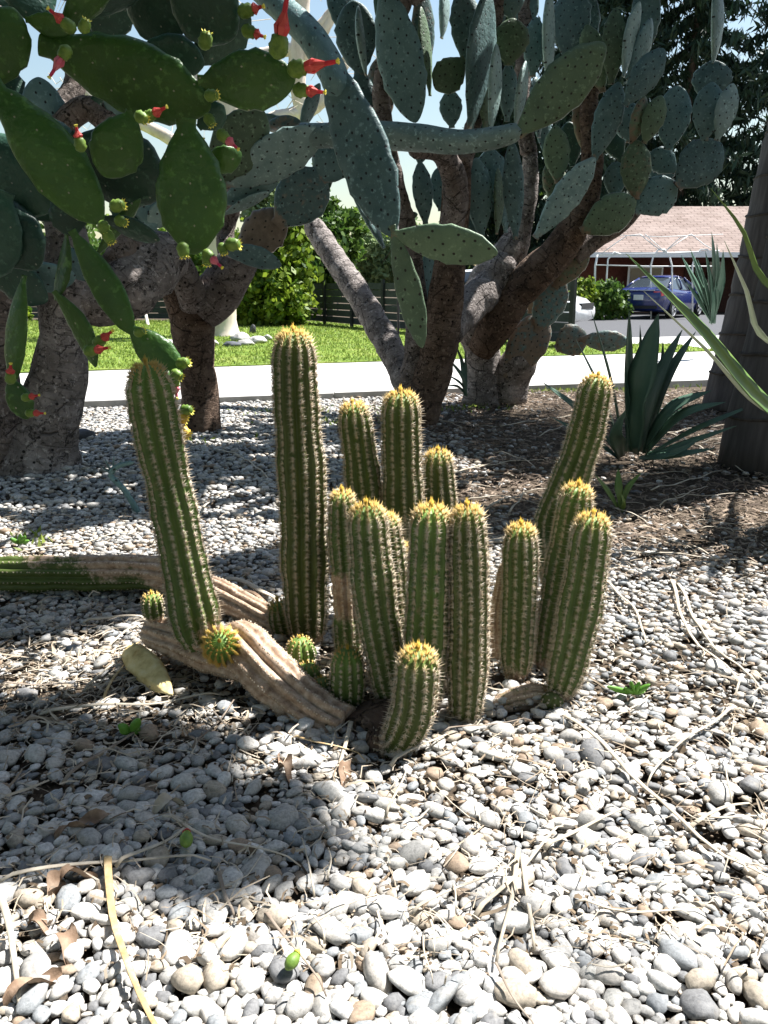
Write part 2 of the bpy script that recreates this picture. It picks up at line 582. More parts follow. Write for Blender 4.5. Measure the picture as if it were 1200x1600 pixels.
# ------------------------------------------------------------------ builders
def poly_sheet(name, pts, z, mat, thick=None):
    P = np.array([(x, y, z) for x, y in pts], float)
    n = len(P)
    if thick:
        V = np.vstack([P, P - [0, 0, thick]])
        F = [tuple(range(n)), tuple(range(2 * n - 1, n - 1, -1))] + [(i, i + n, (i + 1) % n + n, (i + 1) % n) for i in range(n)]
    else:
        V, F = P, [tuple(range(n))]
    o = mesh_obj(name, V, F, mat, None, False)
    o['kind'] = 'structure'
    return o


def limb(parent, pts, mat, name='limb', n=16, rough=0.06, step=None, seed=0, rings=0.0, endround=True, age=1.0):
    """woody limb through photo points (u, v, Y, width px)"""
    P = np.array([A(u, v, Y) for u, v, Y, wd in pts])
    r = np.array([wd * mpp(p) / 2 for p, (u, v, Y, wd) in zip(P, pts)])
    return limb3(parent, P, r, mat, name, n, rough, step, seed, rings, endround, age)


def limb3(parent, P, r, mat, name='limb', n=16, rough=0.06, step=None, seed=0, rings=0.0, endround=True, age=1.0):
    step = step or max(0.02, float(np.mean(r)) * .35)
    Q, W, s = resample(P, r, step)
    rr = W[:, 0].copy()
    if endround:
        e = s[-1] - s
        rr *= np.sqrt(np.clip(1 - np.clip(1 - e / (rr + 1e-6), 0, 1) ** 2, 0.03, 1))
    T, Nn, B = frames(Q)
    th = np.linspace(0, 2 * np.pi, n, endpoint=False)
    D = np.cos(th)[None, :, None] * Nn[:, None, :] + np.sin(th)[None, :, None] * B[:, None, :]
    V = Q[:, None, :] + D * rr[:, None, None]
    k = 1 + rough * hash3(V, 5.0 / max(.05, float(np.mean(r)) * 4), seed + 1.3) + rough * .6 * hash3(V, 14.0 / max(.05, float(np.mean(r)) * 4), seed + 9)
    if rings:
        per = float(np.mean(r)) * 5.2
        jj = ((s / per + .3 * np.sin(s / per * 1.7 + seed) + seed * .37) % 1 - .5) * per / float(np.mean(r))
        k *= (1 - rings * 2.2 * np.exp(-(jj / .22) ** 2) + rings * .6 * np.cos(jj * .9))[:, None]
    V = Q[:, None, :] + D * (rr[:, None] * k)[:, :, None]
    m = len(Q)
    F = [tuple(f) for f in quad_grid(m, n)]
    F.append(tuple(range(n))[::-1]); F.append(tuple(range((m - 1) * n, m * n)))
    uv = np.stack([np.broadcast_to(th / (2 * np.pi) * 2 * np.pi * float(np.mean(r)), (m, n)), np.broadcast_to(s[:, None], (m, n))], -1).reshape(-1, 2)
    return mesh_obj(name, V.reshape(-1, 3), F, mat, parent, True, {'age': np.full(m * n, age)}, uv)


def pad(parent, base, tip, wpx, mat, turn=0, thick=0.14, age=0.0, bend=0.0, p=1.2, neck=.28, wav=0.032, name='pad', seed=None):
    """flat cactus joint between two photo points (u,v,Y); width in px as if seen face-on"""
    a = A(*base); b = A(*tip)
    return pad3(parent, a, b, wpx * mpp((a + b) / 2), mat, turn, thick, age, bend, p, neck, wav, name, seed)


def pad3(parent, a, b, wid, mat, turn=0, thick=0.14, age=0.0, bend=0.0, p=1.2, neck=.28, wav=0.032, name='pad', seed=None, lo_res=False):
    seed = random.random() * 50 if seed is None else seed
    L = np.linalg.norm(b - a)
    ax = (b - a) / L
    view = nrm((a + b) / 2 - CAM)
    nm = nrm(view - ax * np.dot(view, ax))
    sd = np.cross(ax, nm)
    c, s_ = math.cos(R(turn)), math.sin(R(turn))
    nm, sd = nm * c + sd * s_, sd * c - nm * s_
    m, n = (11, 10) if lo_res else (20, 18)
    t = (1 - np.cos(np.linspace(0.02, math.pi - .0, m))) / 2
    prof = np.sin(np.pi * np.clip(t, 0, 1) ** p) ** .62
    lo = neck * np.clip(1 - t * 1.8, 0, 1)
    prof = np.maximum(prof, lo)
    hw = wid / 2 * prof
    th0 = max(.010, min(.034, wid * thick)) * (1 + .8 * age)
    ht = th0 * np.maximum(np.sin(np.pi * np.clip(t, .0, 1) ** (p * .85)) ** .5, neck * 1.2 * np.clip(1 - t * 2.2, 0, 1))
    th = np.linspace(0, 2 * np.pi, n, endpoint=False)
    cx = np.sign(np.cos(th)) * np.abs(np.cos(th)) ** .8
    cy = np.sign(np.sin(th)) * np.abs(np.sin(th)) ** 1.0
    edge = 1 + wav * (np.sin(t * 26 + seed) + np.sin(t * 41 + seed * 2))[:, None] * np.abs(cx)[None, :]
    X = hw[:, None] * cx[None, :] * edge
    Yv = ht[:, None] * cy[None, :]
    arch = bend * L * 4 * t * (1 - t)
    twist = .12 * math.sin(seed) * (t - .5)
    Yv = Yv + arch[:, None] + twist[:, None] * X + .10 * math.sin(seed * 1.7) * X * X / (wid + 1e-6)
    V = a + ax * (t * L)[:, None, None] + sd * X[:, :, None] + nm * Yv[:, :, None]
    F = [tuple(f) for f in quad_grid(m, n)]
    F.append(tuple(range(n))[::-1]); F.append(tuple(range((m - 1) * n, m * n)))
    uv = np.stack([X + seed, np.broadcast_to((t * L)[:, None], X.shape) + seed * .37], -1).reshape(-1, 2)
    ag = np.clip(age + .9 * np.clip(1 - t * 6, 0, 1) * .55, 0, 1.2)
    return mesh_obj(name, V.reshape(-1, 3), F, mat, parent, True, {'age': np.repeat(ag, n)}, uv)


def fruit(parent, u, v, Y, ang, size, flower=None, ripe=False, flen=1.0, fmat='petal'):
    """green tubercled fruit; ang = direction in the picture (deg, 0 right, 90 up); size px long"""
    o = A(u, v, Y); k = mpp(o)
    d = nrm(np.array([math.cos(R(ang)), -.25 + .1 * math.sin(u), math.sin(R(ang))]))
    L = size * k
    q = np.linspace(0, 1, 9)
    rr = L * .42 * np.array([.35, .75, .95, 1.0, 1.0, .95, .9, .82, .45])
    n = 10
    T = d; x = nrm(np.cross(T, [0.3, 1, .2])); y = np.cross(T, x)
    th = np.linspace(0, 2 * np.pi, n, endpoint=False)
    V = (o + T * (q * L)[:, None, None] + (x * np.cos(th)[:, None] + y * np.sin(th)[:, None])[None] * (rr[:, None] * (1 + .11 * np.cos(5 * th[None, :] + 6 * q[:, None] * 3)))[:, :, None])
    F = [tuple(f) for f in quad_grid(9, n)] + [tuple(range(n))[::-1], tuple(range(8 * n, 9 * n))]
    f = mesh_obj('fruit', V.reshape(-1, 3), F, M['fruit_ripe' if ripe else 'fruit'], parent, True)
    top = o + T * L * .95
    if flower is None:
        # open crown with a rim of short scales
        mb = MB()
        for i in range(9):
            a = 2 * np.pi * i / 9
            dr = x * math.cos(a) + y * math.sin(a); sdv = np.cross(T, dr)
            b0 = top + dr * L * .26
            mb.add([b0 - sdv * L * .1, b0 + sdv * L * .1, b0 + dr * L * .16 + T * L * .12], [(0, 1, 2)])
        mb.build('rim', M['stigma'], f, False)
    else:
        mb = MB()
        FL = L * flower
        for ring, (nn, rad, ln, ph) in enumerate([(7, .26, .5, 0), (7, .18, .72, .4), (5, .11, .9, .2)]):
            for i in range(nn):
                a = 2 * np.pi * i / nn + ph + .2 * random.random()
                dr = x * math.cos(a) + y * math.sin(a); sdv = np.cross(T, dr)
                wv = L * .15
                b0 = top + dr * L * rad
                m1 = b0 + T * FL * ln * .5 + dr * L * .07
                e = b0 + T * FL * ln - dr * L * .06
                mb.add([b0 - sdv * wv * .7, b0 + sdv * wv * .7, m1 + sdv * wv, e, m1 - sdv * wv], [(0, 1, 2, 4), (4, 2, 3)])
        mb.tube([top, top + T * FL * 1.0, top + T * FL * 1.12], [L * .13, L * .11, L * .09], 7)
        mb.build('flower', M[fmat], f, False)
        mb = MB()
        for i in range(6):
            a = 2 * np.pi * i / 6
            dr = x * math.cos(a) + y * math.sin(a)
            e = top + T * FL * 1.1
            mb.tube([e, e + T * L * .18 + dr * L * .12], [L * .05, L * .045], 5)
        mb.build('stigma', M['stigma'], f, False)
    return f


def stem(parent, pts, name='stem', ribs=12, age=None, seed=0, tip=True, spin=0.0, spine_len=0.0155, dens=1.0, cut=False, depth=.24, gold=0.0):
    """ribbed columnar cactus joint through photo points (u,v,Y,width px), dome at the end, with its spines as a child"""
    P = np.array([A(u, v, Y) for u, v, Y, wd in pts])
    r = np.array([wd * mpp(p) / 2 for p, (u, v, Y, wd) in zip(P, pts)])
    # spines stick out beyond the skin: photo width includes part of them
    r = r * .93
    Q, W, s = resample(P, r, 0.0075)
    rr = W[:, 0].copy()
    L = s[-1]
    e = L - s
    r0 = rr.copy()
    rr = rr * np.sqrt(np.clip(1 - np.clip(1 - e / (rr * 1.15), 0, 1) ** 2.2, .0015, 1))
    rr = rr * (1 + .028 * np.sin(s * 23 + seed) + .022 * np.sin(s * 41 + seed * 2) + .012 * np.sin(s * 90 + seed * 3))
    if not cut:
        rr = rr * (0.72 + .28 * np.clip(s / (r0 * 1.3), 0, 1) ** .6)
    T, Nn, B = frames(Q)
    n = ribs * 6
    th = np.linspace(0, 2 * np.pi, n, endpoint=False)
    twist = spin + .35 * np.sin(seed) * s
    ang = th[None, :] + twist[:, None]
    f = np.abs(np.cos(ribs * th / 2))
    prof = 1 - depth * (1 - f) ** 1.1
    D = np.cos(ang)[:, :, None] * Nn[:, None, :] + np.sin(ang)[:, :, None] * B[:, None, :]
    shr = np.clip(e / (r0 * 1.2), 0, 1)[:, None]
    pr = 1 - (1 - prof)[None, :] * (.55 + .45 * shr)
    V = Q[:, None, :] + D * (rr[:, None] * pr)[:, :, None]
    V = V + D * (.0022 * hash3(V, 60, seed))[:, :, None]
    m = len(Q)
    F = [tuple(q) for q in quad_grid(m, n)]
    F.append(tuple(range(n))[::-1]); F.append(tuple(range((m - 1) * n, m * n)))
    tn = s / L
    if age is None:
        ag = np.clip(.78 - s / (r0 * (1.6 + .9 * math.sin(seed * 2.2) ** 2)), 0, 1)[:, None] * np.ones((1, n)) + .10 * (1 - tn)[:, None]
    elif callable(age):
        ag = age(tn[:, None] * np.ones((1, n)), V)
    else:
        ag = np.full((m, n), float(age))
    fresh = np.clip(1 - e / (r0 * 1.6), 0, 1)[:, None] * np.ones((1, n)) * (.85 if tip else 0)
    if gold: fresh = np.maximum(fresh, gold)
    o = mesh_obj(name, V.reshape(-1, 3), F, M['stem'], parent, True, {'age': ag.ravel(), 'fresh': fresh.ravel()})
    # ---- spines
    sp = 0.0118 / dens
    lrng = np.random.default_rng(int(seed * 97) + 5)
    idx, kk = [], []
    for k in range(ribs):
        ss = np.arange(.004 + .006 * (k % 2), L, sp)
        if tip:                                   # crowded towards the growing tip
            ss = np.r_[ss[ss < L - rr.max() * .9], np.arange(max(0, L - rr.max() * .9), L - rr.max() * .35, sp * .6), np.arange(max(0, L - rr.max() * .35), L, sp * .22)]
        ss = ss + lrng.uniform(-.003, .003, len(ss))
        idx.append(np.clip(np.round(ss / L * (m - 1)), 0, m - 1).astype(int)); kk.append(np.full(len(ss), k))
    I = np.concatenate(idx); K = np.concatenate(kk)
    an = 2 * np.pi * K / ribs + twist[I]
    dn = np.cos(an)[:, None] * Nn[I] + np.sin(an)[:, None] * B[I]
    c = Q[I] + dn * rr[I][:, None]
    eI = e[I]
    tt = np.clip(1 - eI / (r0[I] * 1.15), 0, 1)[:, None]
    unit = lambda X: X / (np.linalg.norm(X, axis=-1)[..., None] + 1e-12)
    nn = unit(dn * (1 - tt ** 1.5) + T[I] * tt ** 1.2 * 1.2)
    tang = np.cross(T[I], dn); lon = unit(np.cross(nn, tang))
    lon *= np.where((lon * T[I]).sum(1) < 0, -1, 1)[:, None]
    fr = np.clip(1 - eI / (r0[I] * .85), 0, 1) if tip else np.zeros(len(I))
    if gold: fr = np.maximum(fr, gold)
    agv = ag[I, (K * 6) % n]
    NS = 9
    na = len(I)
    ph = 2 * np.pi * (np.arange(NS)[None, :] + lrng.uniform(-.3, .3, (na, NS))) / (NS - 1)
    rad = lrng.uniform(.3, .7, (na, NS)); am = np.full((na, NS), .9); ln = spine_len * lrng.uniform(.6, 1.05, (na, NS))
    rad[:, 0] = 1.0; am[:, 0] = .3; ln[:, 0] = spine_len * lrng.uniform(.9, 1.5, na)
    dd = unit(nn[:, None] * rad[..., None] + tang[:, None] * (am * np.cos(ph))[..., None] + lon[:, None] * (am * np.sin(ph))[..., None])
    dd = unit(dd + nn[:, None] * np.where(fr > .35, 1.0 + 1.2 * fr, 0)[:, None, None])
    ln = ln * (1 + .35 * fr)[:, None]
    ln = ln * np.where(agv > .5, .5, 1.0)[:, None]
    keep = np.ones((na, NS), bool)
    keep[agv > .5, 5:] = False
    dd = dd[keep]; ln = ln[keep]; cc = np.repeat(c[:, None], NS, 1)[keep]; ff = np.repeat(fr[:, None], NS, 1)[keep]
    e1 = unit(np.cross(dd, np.array([.31, .77, .55]))); e2 = np.cross(dd, e1)
    wv = .0014
    V1 = np.stack([cc + e1 * wv, cc - e1 * wv * .5 + e2 * wv * .87, cc - e1 * wv * .5 - e2 * wv * .87, cc + dd * ln[:, None]], 1).reshape(-1, 3)
    b0 = np.arange(len(dd))[:, None] * 4
    F1 = np.concatenate([b0 + [0, 1, 3], b0 + [1, 2, 3], b0 + [2, 0, 3]])
    w_ = .0026
    V2 = np.stack([c + nn * w_ * 1.1, c + tang * w_, c + lon * w_ * 1.3, c - tang * w_, c - lon * w_ * 1.3], 1).reshape(-1, 3)
    b1 = np.arange(na)[:, None] * 5 + len(V1)
    F2 = np.concatenate([b1 + [0, 1, 2], b1 + [0, 2, 3], b1 + [0, 3, 4], b1 + [0, 4, 1]])
    so_ = mesh_obj('spines', np.vstack([V1, V2]), np.vstack([F1, F2]), M['spine'], o, False, {'fresh': np.r_[np.repeat(ff, 4), np.repeat(fr, 5)]})
    so_['kind'] = 'stuff'
    return o


def blade(parent, pts, wpx, mat, name='leaf', fold=.35, roll=0.0, thick=.12, basew=.55):
    """sword leaf through photo points (u,v,Y), base to tip"""
    P = np.array([A(*p) for p in pts])
    wm = wpx * mpp(P[len(P) // 2])
    return blade3(parent, P, wm, mat, name, fold, roll, thick, basew)


def blade3(parent, P, wm, mat, name='leaf', fold=.35, roll=0.0, thick=.12, basew=.55, step=None):
    L0 = np.linalg.norm(np.diff(P, axis=0), axis=1).sum()
    Q, W, s = resample(P, np.zeros(len(P)), step or L0 / 16)
    t = s / s[-1]
    hw = wm / 2 * np.interp(t, [0, .1, .35, .6, .85, .97, 1], [basew * 1.1, basew, .95, 1.0, .52, .12, .015])
    T = np.gradient(Q, axis=0); T /= np.linalg.norm(T, axis=1)[:, None]
    V = []
    for i in range(len(Q)):
        view = nrm(Q[i] - CAM)
        nn = nrm(-view - T[i] * np.dot(-view, T[i]))
        up = nrm(np.array([0, 0, 1.0]) - T[i] * T[i][2])
        nn = nrm(nn * .7 + up * .5)
        sd = np.cross(T[i], nn)
        c, s2 = math.cos(R(roll)), math.sin(R(roll))
        nn, sd = nn * c + sd * s2, sd * c - nn * s2
        h = hw[i]; tk = max(.0015, wm * thick * (1 - t[i] * .8))
        V += [Q[i] - sd * h + nn * h * fold, Q[i] - sd * h * .5 + nn * h * fold * .3, Q[i], Q[i] + sd * h * .5 + nn * h * fold * .3, Q[i] + sd * h + nn * h * fold,
              Q[i] + sd * h * .55 - nn * tk * .6, Q[i] - nn * tk, Q[i] - sd * h * .55 - nn * tk * .6]
    n = 8
    F = [tuple(f) for f in quad_grid(len(Q), n)] + [tuple(range(n))[::-1]]
    return mesh_obj(name, np.array(V), F, mat, parent, True)


def leaf_quads(C, size, elong=1.8, seed=0, flat=0.0, droop=None):
    """rhombic leaves at C (n,3): returns V,F"""
    r = np.random.default_rng(seed)
    n = len(C)
    a = r.normal(size=(n, 3)); a[:, 2] *= (1 - flat)
    if droop is not None: a = a * .5 + np.array(droop)
    a /= np.linalg.norm(a, axis=1)[:, None]
    b = np.cross(a, r.normal(size=(n, 3))); b /= np.linalg.norm(b, axis=1)[:, None]
    sz = size * r.uniform(.6, 1.3, (n, 1))
    V = np.stack([C - a * sz * elong * .5, C + b * sz * .5 - a * sz * .08, C + a * sz * elong * .5, C - b * sz * .5 - a * sz * .08], 1).reshape(-1, 3)
    F = np.arange(4 * n).reshape(-1, 4)
    return V, F


def blob_points(blobs, n, seed=0, shell=.5):
    """points in ellipsoids (cx,cy,cz,rx,ry,rz), clustered to clumps, denser to the outside"""
    r = np.random.default_rng(seed)
    B = np.array(blobs, float)
    wt = (B[:, 3] * B[:, 4] * B[:, 5]) ** (2 / 3); wt /= wt.sum()
    ncl = max(8, n // 45)
    k = r.choice(len(B), ncl, p=wt)
    d = r.normal(size=(ncl, 3)); d /= np.linalg.norm(d, axis=1)[:, None]
    rad = r.uniform(shell, 1.0, (ncl, 1)) ** .6
    cl = B[k, :3] + d * rad * B[k, 3:6]
    csz = B[k, 3:6].min(1) * .26
    j = r.integers(0, ncl, n)
    return cl[j] + r.normal(size=(n, 3)) * csz[j][:, None] * .75


def crown(parent, blobs, n, size, mat, seed=0, elong=1.7, name='crown', shell=.45, droop=None):
    V, F = leaf_quads(blob_points(blobs, n, seed, shell), size, elong, seed + 1, droop=droop)
    return mesh_obj(name, V, F, mat, parent, False)


def stone_shape(V0, i, seed=0):
    r = np.random.default_rng(int(i * 13 + seed * 101))
    b = V0 * (1 + .20 * hash3(V0, 1.5, i * 3.7 + seed)[:, None] + .10 * hash3(V0, 3.4, i * 1.9 + seed)[:, None])
    for k in range(0 if i % 4 == 0 else 5):                  # broken faces
        nv = nrm(r.normal(size=3)); d = r.uniform(.62, .9)
        b = b - np.clip(b @ nv - d, 0, None)[:, None] * nv * .9
    return b


def rock_mesh(c, size, seed, sub=3):
    V, F = ico(sub)
    V = stone_shape(V, int(seed * 7) * 4 + 1, seed) * (1 + .05 * hash3(V, 5, seed)[:, None])
    a = seed * 2.1
    Rz = np.array([[math.cos(a), -math.sin(a), 0], [math.sin(a), math.cos(a), 0], [0, 0, 1]])
    return (V * np.array(size) / 2) @ Rz.T + np.array(c), F


_ico = {}
def ico(sub):
    if sub in _ico: return _ico[sub]
    import bmesh
    bm = bmesh.new()
    bmesh.ops.create_icosphere(bm, subdivisions=sub, radius=1)
    bm.verts.ensure_lookup_table()
    V = np.array([v.co[:] for v in bm.verts]); F = np.array([[v.index for v in f.verts] for f in bm.faces])
    bm.free()
    _ico[sub] = (V, F)
    return V, F

# ================================================================== SETTING
ground = mesh_obj('ground', [(-600, -30, -.012), (600, -30, -.012), (600, 900, -.012), (-600, 900, -.012)], [(0, 1, 2, 3)], M['soil'], None, False)
ground['kind'] = 'structure'
KY = lambda x: 7.62 + .29 * (x + 2.8)          # near edge of the path (kerb line)
FY = lambda x: 10.5 + .36 * (x + 4.0)          # far edge of the path
path = poly_sheet('path', [(-26, KY(-26) + .14), (24, KY(24) + .14), (24, FY(24)), (-26, FY(-26))], .045, M['kerb'], .045)
for i in range(27):
    x0, x1 = -18 + i * 1.52, -18 + (i + 1) * 1.52 - .014
    sl = .31
    for (f0, f1) in ((0, .5), (.5, 1)):
        q = []
        for x, f in ((x0, f0), (x1, f0), (x1, f1), (x0, f1)):
            xx_ = x - sl * 1.4 * (f - .5)
            q.append((xx_, KY(xx_) + .145 + (FY(xx_) - KY(xx_) - .15) * (f - (.004 if f == f1 and f1 < 1 else 0))))
        z1 = .061 + .002 * math.sin(i * 5 + f0 * 9)
        V = [(x, y, .04) for x, y in q] + [(x, y, z1) for x, y in q]
        mesh_obj('slab', V, [(4, 5, 6, 7), (0, 1, 5, 4), (1, 2, 6, 5), (2, 3, 7, 6), (3, 0, 4, 7)], M['concrete'], path, False)
kerb = thing('kerb', (0, KY(0), 0), 'low grey concrete kerb between the gravel bed and the white path', 'kerb')
del kerb['category'], kerb['label']; kerb['kind'] = 'structure'
for i in range(22):
    x0, x1 = -17 + i * 1.5, -17 + (i + 1) * 1.5 - .012
    z1 = .066 + .004 * math.sin(i * 2.3)
    q = [(x0, KY(x0)), (x1, KY(x1)), (x1, KY(x1) + .14), (x0, KY(x0) + .14)]
    V = [(x, y, -.01) for x, y in q] + [(x, y + (.012 if j < 2 else 0), z1) for j, (x, y) in enumerate(q)]
    mesh_obj('kerb_stone', V, [(4, 5, 6, 7), (0, 1, 5, 4), (1, 2, 6, 5), (2, 3, 7, 6), (3, 0, 4, 7)], M['kerb'], kerb, False)
FA, FB = np.array([-2.45, 25.2]), np.array([3.3, 14.6])          # board fence run
poly_sheet('lawn', [(-26, FY(-26)), (5.6, FY(5.6)), (5.4, 15.6), (3.6, 15.4), (-2.2, 26.0), (-26, 27.5)], .075, M['lawn'], .07)
poly_sheet('driveway', [(5.62, FY(5.62)), (24, FY(24)), (24, 24), (5.2, 17.9), (3.7, 17.6), (3.7, 15.62), (5.45, 15.65)], .05, M['concrete'], .05)
poly_sheet('street', [(3.7, 17.65), (5.2, 17.95), (40, 29.5), (40, 33.2), (0.5, 33.2)], .03, M['asphalt'], .03)

# grass blades on the lawn
def in_poly(x, y, poly):
    c = np.zeros(len(x), bool); n = len(poly)
    for i in range(n):
        x0, y0 = poly[i]; x1, y1 = poly[(i + 1) % n]
        m = ((y0 > y) != (y1 > y)) & (x < (x1 - x0) * (y - y0) / (y1 - y0 + 1e-12) + x0)
        c ^= m
    return c

LP = [(-9, FY(-9) + .0), (5.6, FY(5.6)), (5.4, 15.6), (3.6, 15.4), (-2.2, 26.0), (-13, 27)]
n = 90000
yy = 8.5 + 18.5 * rng.random(n) ** 1.7; xx = -13 + 19 * rng.random(n)
k = in_poly(xx, yy, LP) & (np.abs(xx) < .52 * yy + .6)
xx, yy = xx[k], yy[k]
a = rng.uniform(0, 2 * np.pi, len(xx)); h = rng.uniform(.015, .04, len(xx)) * (1 + yy / 40); wd = .006 + .0005 * yy
B0 = np.stack([xx - np.cos(a) * wd, yy - np.sin(a) * wd, np.full_like(xx, .072)], 1)
B1 = np.stack([xx + np.cos(a) * wd, yy + np.sin(a) * wd, np.full_like(xx, .072)], 1)
TP = np.stack([xx + rng.normal(0, .018, len(xx)), yy + rng.normal(0, .018, len(xx)), .072 + h], 1)
V = np.stack([B0, B1, TP], 1).reshape(-1, 3)
g = mesh_obj('grass', V, np.arange(len(V)).reshape(-1, 3), M['grass'], None, False)
tag(g, 'bright green mown grass blades covering the lawn behind the path', 'grass', kind='stuff')
# weedy grass along the kerb
C = []
for (u, v, sp, nn_) in [(545, 662, .35, 120), (640, 640, .25, 60), (720, 640, .3, 80), (870, 612, .5, 260), (940, 606, .5, 260), (1010, 600, .3, 120), (460, 645, .3, 60), (330, 690, .2, 26), (20, 850, .12, 30)]:
    p = G(u, v)
    C.append(p + np.c_[rng.normal(0, sp, nn_), rng.normal(0, .1, nn_), np.full(nn_, .02)])
C = np.vstack(C)
V, F = leaf_quads(C, .018, 3.5, 5, droop=(0, 0, .8))
tag(mesh_obj('grass_weeds', V, F, M['grass'], None, False), 'thin green weeds sprouting along the kerb of the gravel bed', 'weeds', kind='stuff')

# ------------------------------------------------------------------ pebbles
def pebble_field():
    # near field: relaxed, so that stones lie side by side
    out = []
    area = []
    def region(y0, y1, xl, xr, n):
        y = rng.uniform(y0, y1, n); x = rng.uniform(-1, 1, n)
        return np.c_[np.where(x < 0, x * xl(y), x * xr(y)), y]
    xw = lambda y: .50 * y + .16
    P = region(0.88, 2.55, xw, xw, 5600)
    rad = np.exp(rng.normal(math.log(.0110), .44, len(P)))
    rad = np.clip(rad, .005, .030)
    for it in range(14):
        cell = .07
        order = np.argsort(P[:, 1])
        P = P[order]; rad = rad[order]
        D = np.zeros_like(P)
        for off in range(1, 260):
            d = P[off:] - P[:-off]
            if d[:, 1].min() > .06: break
            dist = np.hypot(d[:, 0], d[:, 1]) + 1e-9
            ov = (rad[off:] + rad[:-off]) * .93 - dist
            ov = np.clip(ov, 0, None)
            pv = d / dist[:, None] * (ov * .5)[:, None]
            D[off:] += pv; D[:-off] -= pv
        P = P + D * .8
    Z = rad * .42 + rng.uniform(-.002, .008, len(P))
    near = np.c_[P, Z, rad]
    # fill layer underneath
    n2 = 3200
    P2 = region(0.88, 2.55, xw, xw, n2); r2 = np.clip(np.exp(rng.normal(math.log(.0072), .3, n2)), .004, .014)
    fill = np.c_[P2, r2 * .25 - .002, r2]
    # mid + far: jittered rows
    def rows(y0, y1, s, jit, rm):
        L = []
        y = y0
        while y < y1:
            w_ = .50 * y + (.3 if y < 4 else .9)
            x = np.arange(-w_, w_, s)
            L.append(np.c_[x + rng.uniform(-jit, jit, len(x)) * s, np.full(len(x), y) + rng.uniform(-jit, jit, len(x)) * s])
            y += s * .86
        P = np.vstack(L); r = np.clip(np.exp(rng.normal(math.log(rm), .3, len(P))), .007, .032)
        return np.c_[P, r * .35 + rng.uniform(-.002, .009, len(P)), r]
    mid = rows(2.5, 4.0, .0225, .55, .0122)
    ey, ex = np.meshgrid(np.arange(.2, 4.0, .026), np.arange(0, 1.3, .030), indexing='ij')
    ey = ey.ravel() + rng.uniform(-.014, .014, ey.size); ex = ex.ravel() + rng.uniform(-.015, .015, ex.size)
    ed = np.vstack([np.c_[sg * (.50 * ey + np.where(ey < 2.5, .14, .28) + ex), ey] for sg in (-1, 1)])
    er = np.clip(np.exp(rng.normal(math.log(.0145), .3, len(ed))), .007, .028)
    mid = np.vstack([mid, np.c_[ed, er * .35 + rng.uniform(-.002, .006, len(ed)), er]])
    fy = np.c_[rng.uniform(-.44, .44, 1600), rng.uniform(.2, .9, 1600)]
    fr_ = np.clip(np.exp(rng.normal(math.log(.014), .3, 1600)), .007, .028)
    mid = np.vstack([mid, np.c_[fy, fr_ * .4, fr_]])
    far = rows(4.0, 8.9, .034, .55, .0155)
    far = far[far[:, 1] < KY(far[:, 0]) - .02]
    # less gravel where the bark litter lies (right, behind the cactus)
    def mulch(P):
        x, y = P[:, 0], P[:, 1]
        m = 1 / (1 + np.exp(-(x - .25 + .25 * np.sin(y * 2.1)) * 4)) * 1 / (1 + np.exp(-(y - 3.25 - .2 * np.sin(x * 3)) * 5))
        return m
    mid = mid[rng.random(len(mid)) > .92 * mulch(mid)]
    far = far[rng.random(len(far)) > .93 * mulch(far)]
    # soil shows between the stones in the shaded left corner
    lf = lambda P: np.exp(-(((P[:, 0] + .72) / .42) ** 2 + ((P[:, 1] - 2.03) / .22) ** 2))
    near = near[rng.random(len(near)) > .55 * lf(near)]
    return near, fill, mid, far


def stone_set(P, sub, protos, seed):
    r = np.random.default_rng(seed)
    V0, F0 = ico(sub)
    n = len(P)
    VV = np.empty((n, len(V0), 3))
    for i in range(protos):
        k = np.arange(i, n, protos)
        VV[k] = stone_shape(V0, i, seed)[None]
    S = np.stack([P[:, 3] * r.uniform(1.05, 1.45, n), P[:, 3] * r.uniform(.8, 1.05, n), P[:, 3] * r.uniform(.45, .68, n)], 1)
    VV *= S[:, None, :]
    az = r.uniform(0, 2 * np.pi, n); tx = r.normal(0, .2, n)
    ca, sa, ct, st = np.cos(az), np.sin(az), np.cos(tx), np.sin(tx)
    y = VV[..., 1] * ct[:, None] - VV[..., 2] * st[:, None]; z = VV[..., 1] * st[:, None] + VV[..., 2] * ct[:, None]
    x = VV[..., 0] * ca[:, None] - y * sa[:, None]; y2 = VV[..., 0] * sa[:, None] + y * ca[:, None]
    VV = np.stack([x, y2, z], -1) + P[:, None, :3]
    FF = (F0[None] + (np.arange(n) * len(V0))[:, None, None]).reshape(-1, 3)
    return VV.reshape(-1, 3), FF


near, fill, mid, far = pebble_field()
# the 300 stones that show largest become objects of their own
def shown(P):
    d = (P[:, :3] - CAM); dep = d @ FWD
    u = 600 + FPX * d[:, 0] / dep; v = 800 - FPX * (d @ UPV) / dep
    vis = (u > 5) & (u < 1195) & (v < 1592)
    return np.where(vis, P[:, 3] / dep, 0)
o_ = np.argsort(-shown(near))
big, near = near[o_[:300]], near[o_[300:]]
protos = []
for i in range(14):
    V0, F0 = ico(2)
    b = stone_shape(V0, i)
    me = bpy.data.meshes.new('pebble')
    me.from_pydata([tuple(x) for x in b], [], [tuple(f) for f in F0])
    me.polygons.foreach_set('use_smooth', np.ones(len(me.polygons), dtype=bool))
    me.materials.append(M['pebble'])
    protos.append(me)
for i, (x, y, z, r_) in enumerate(big):
    o = bpy.data.objects.new('pebble', protos[i % 14])
    col.objects.link(o)
    o.parent = ground
    o.location = (x, y, z)
    o.rotation_euler = (rng.normal(0, .25), rng.normal(0, .15), rng.uniform(0, 6.28))
    o.scale = (r_ * rng.uniform(1.05, 1.45), r_ * rng.uniform(.8, 1.05), r_ * rng.uniform(.45, .68))
SV, SF = [], []
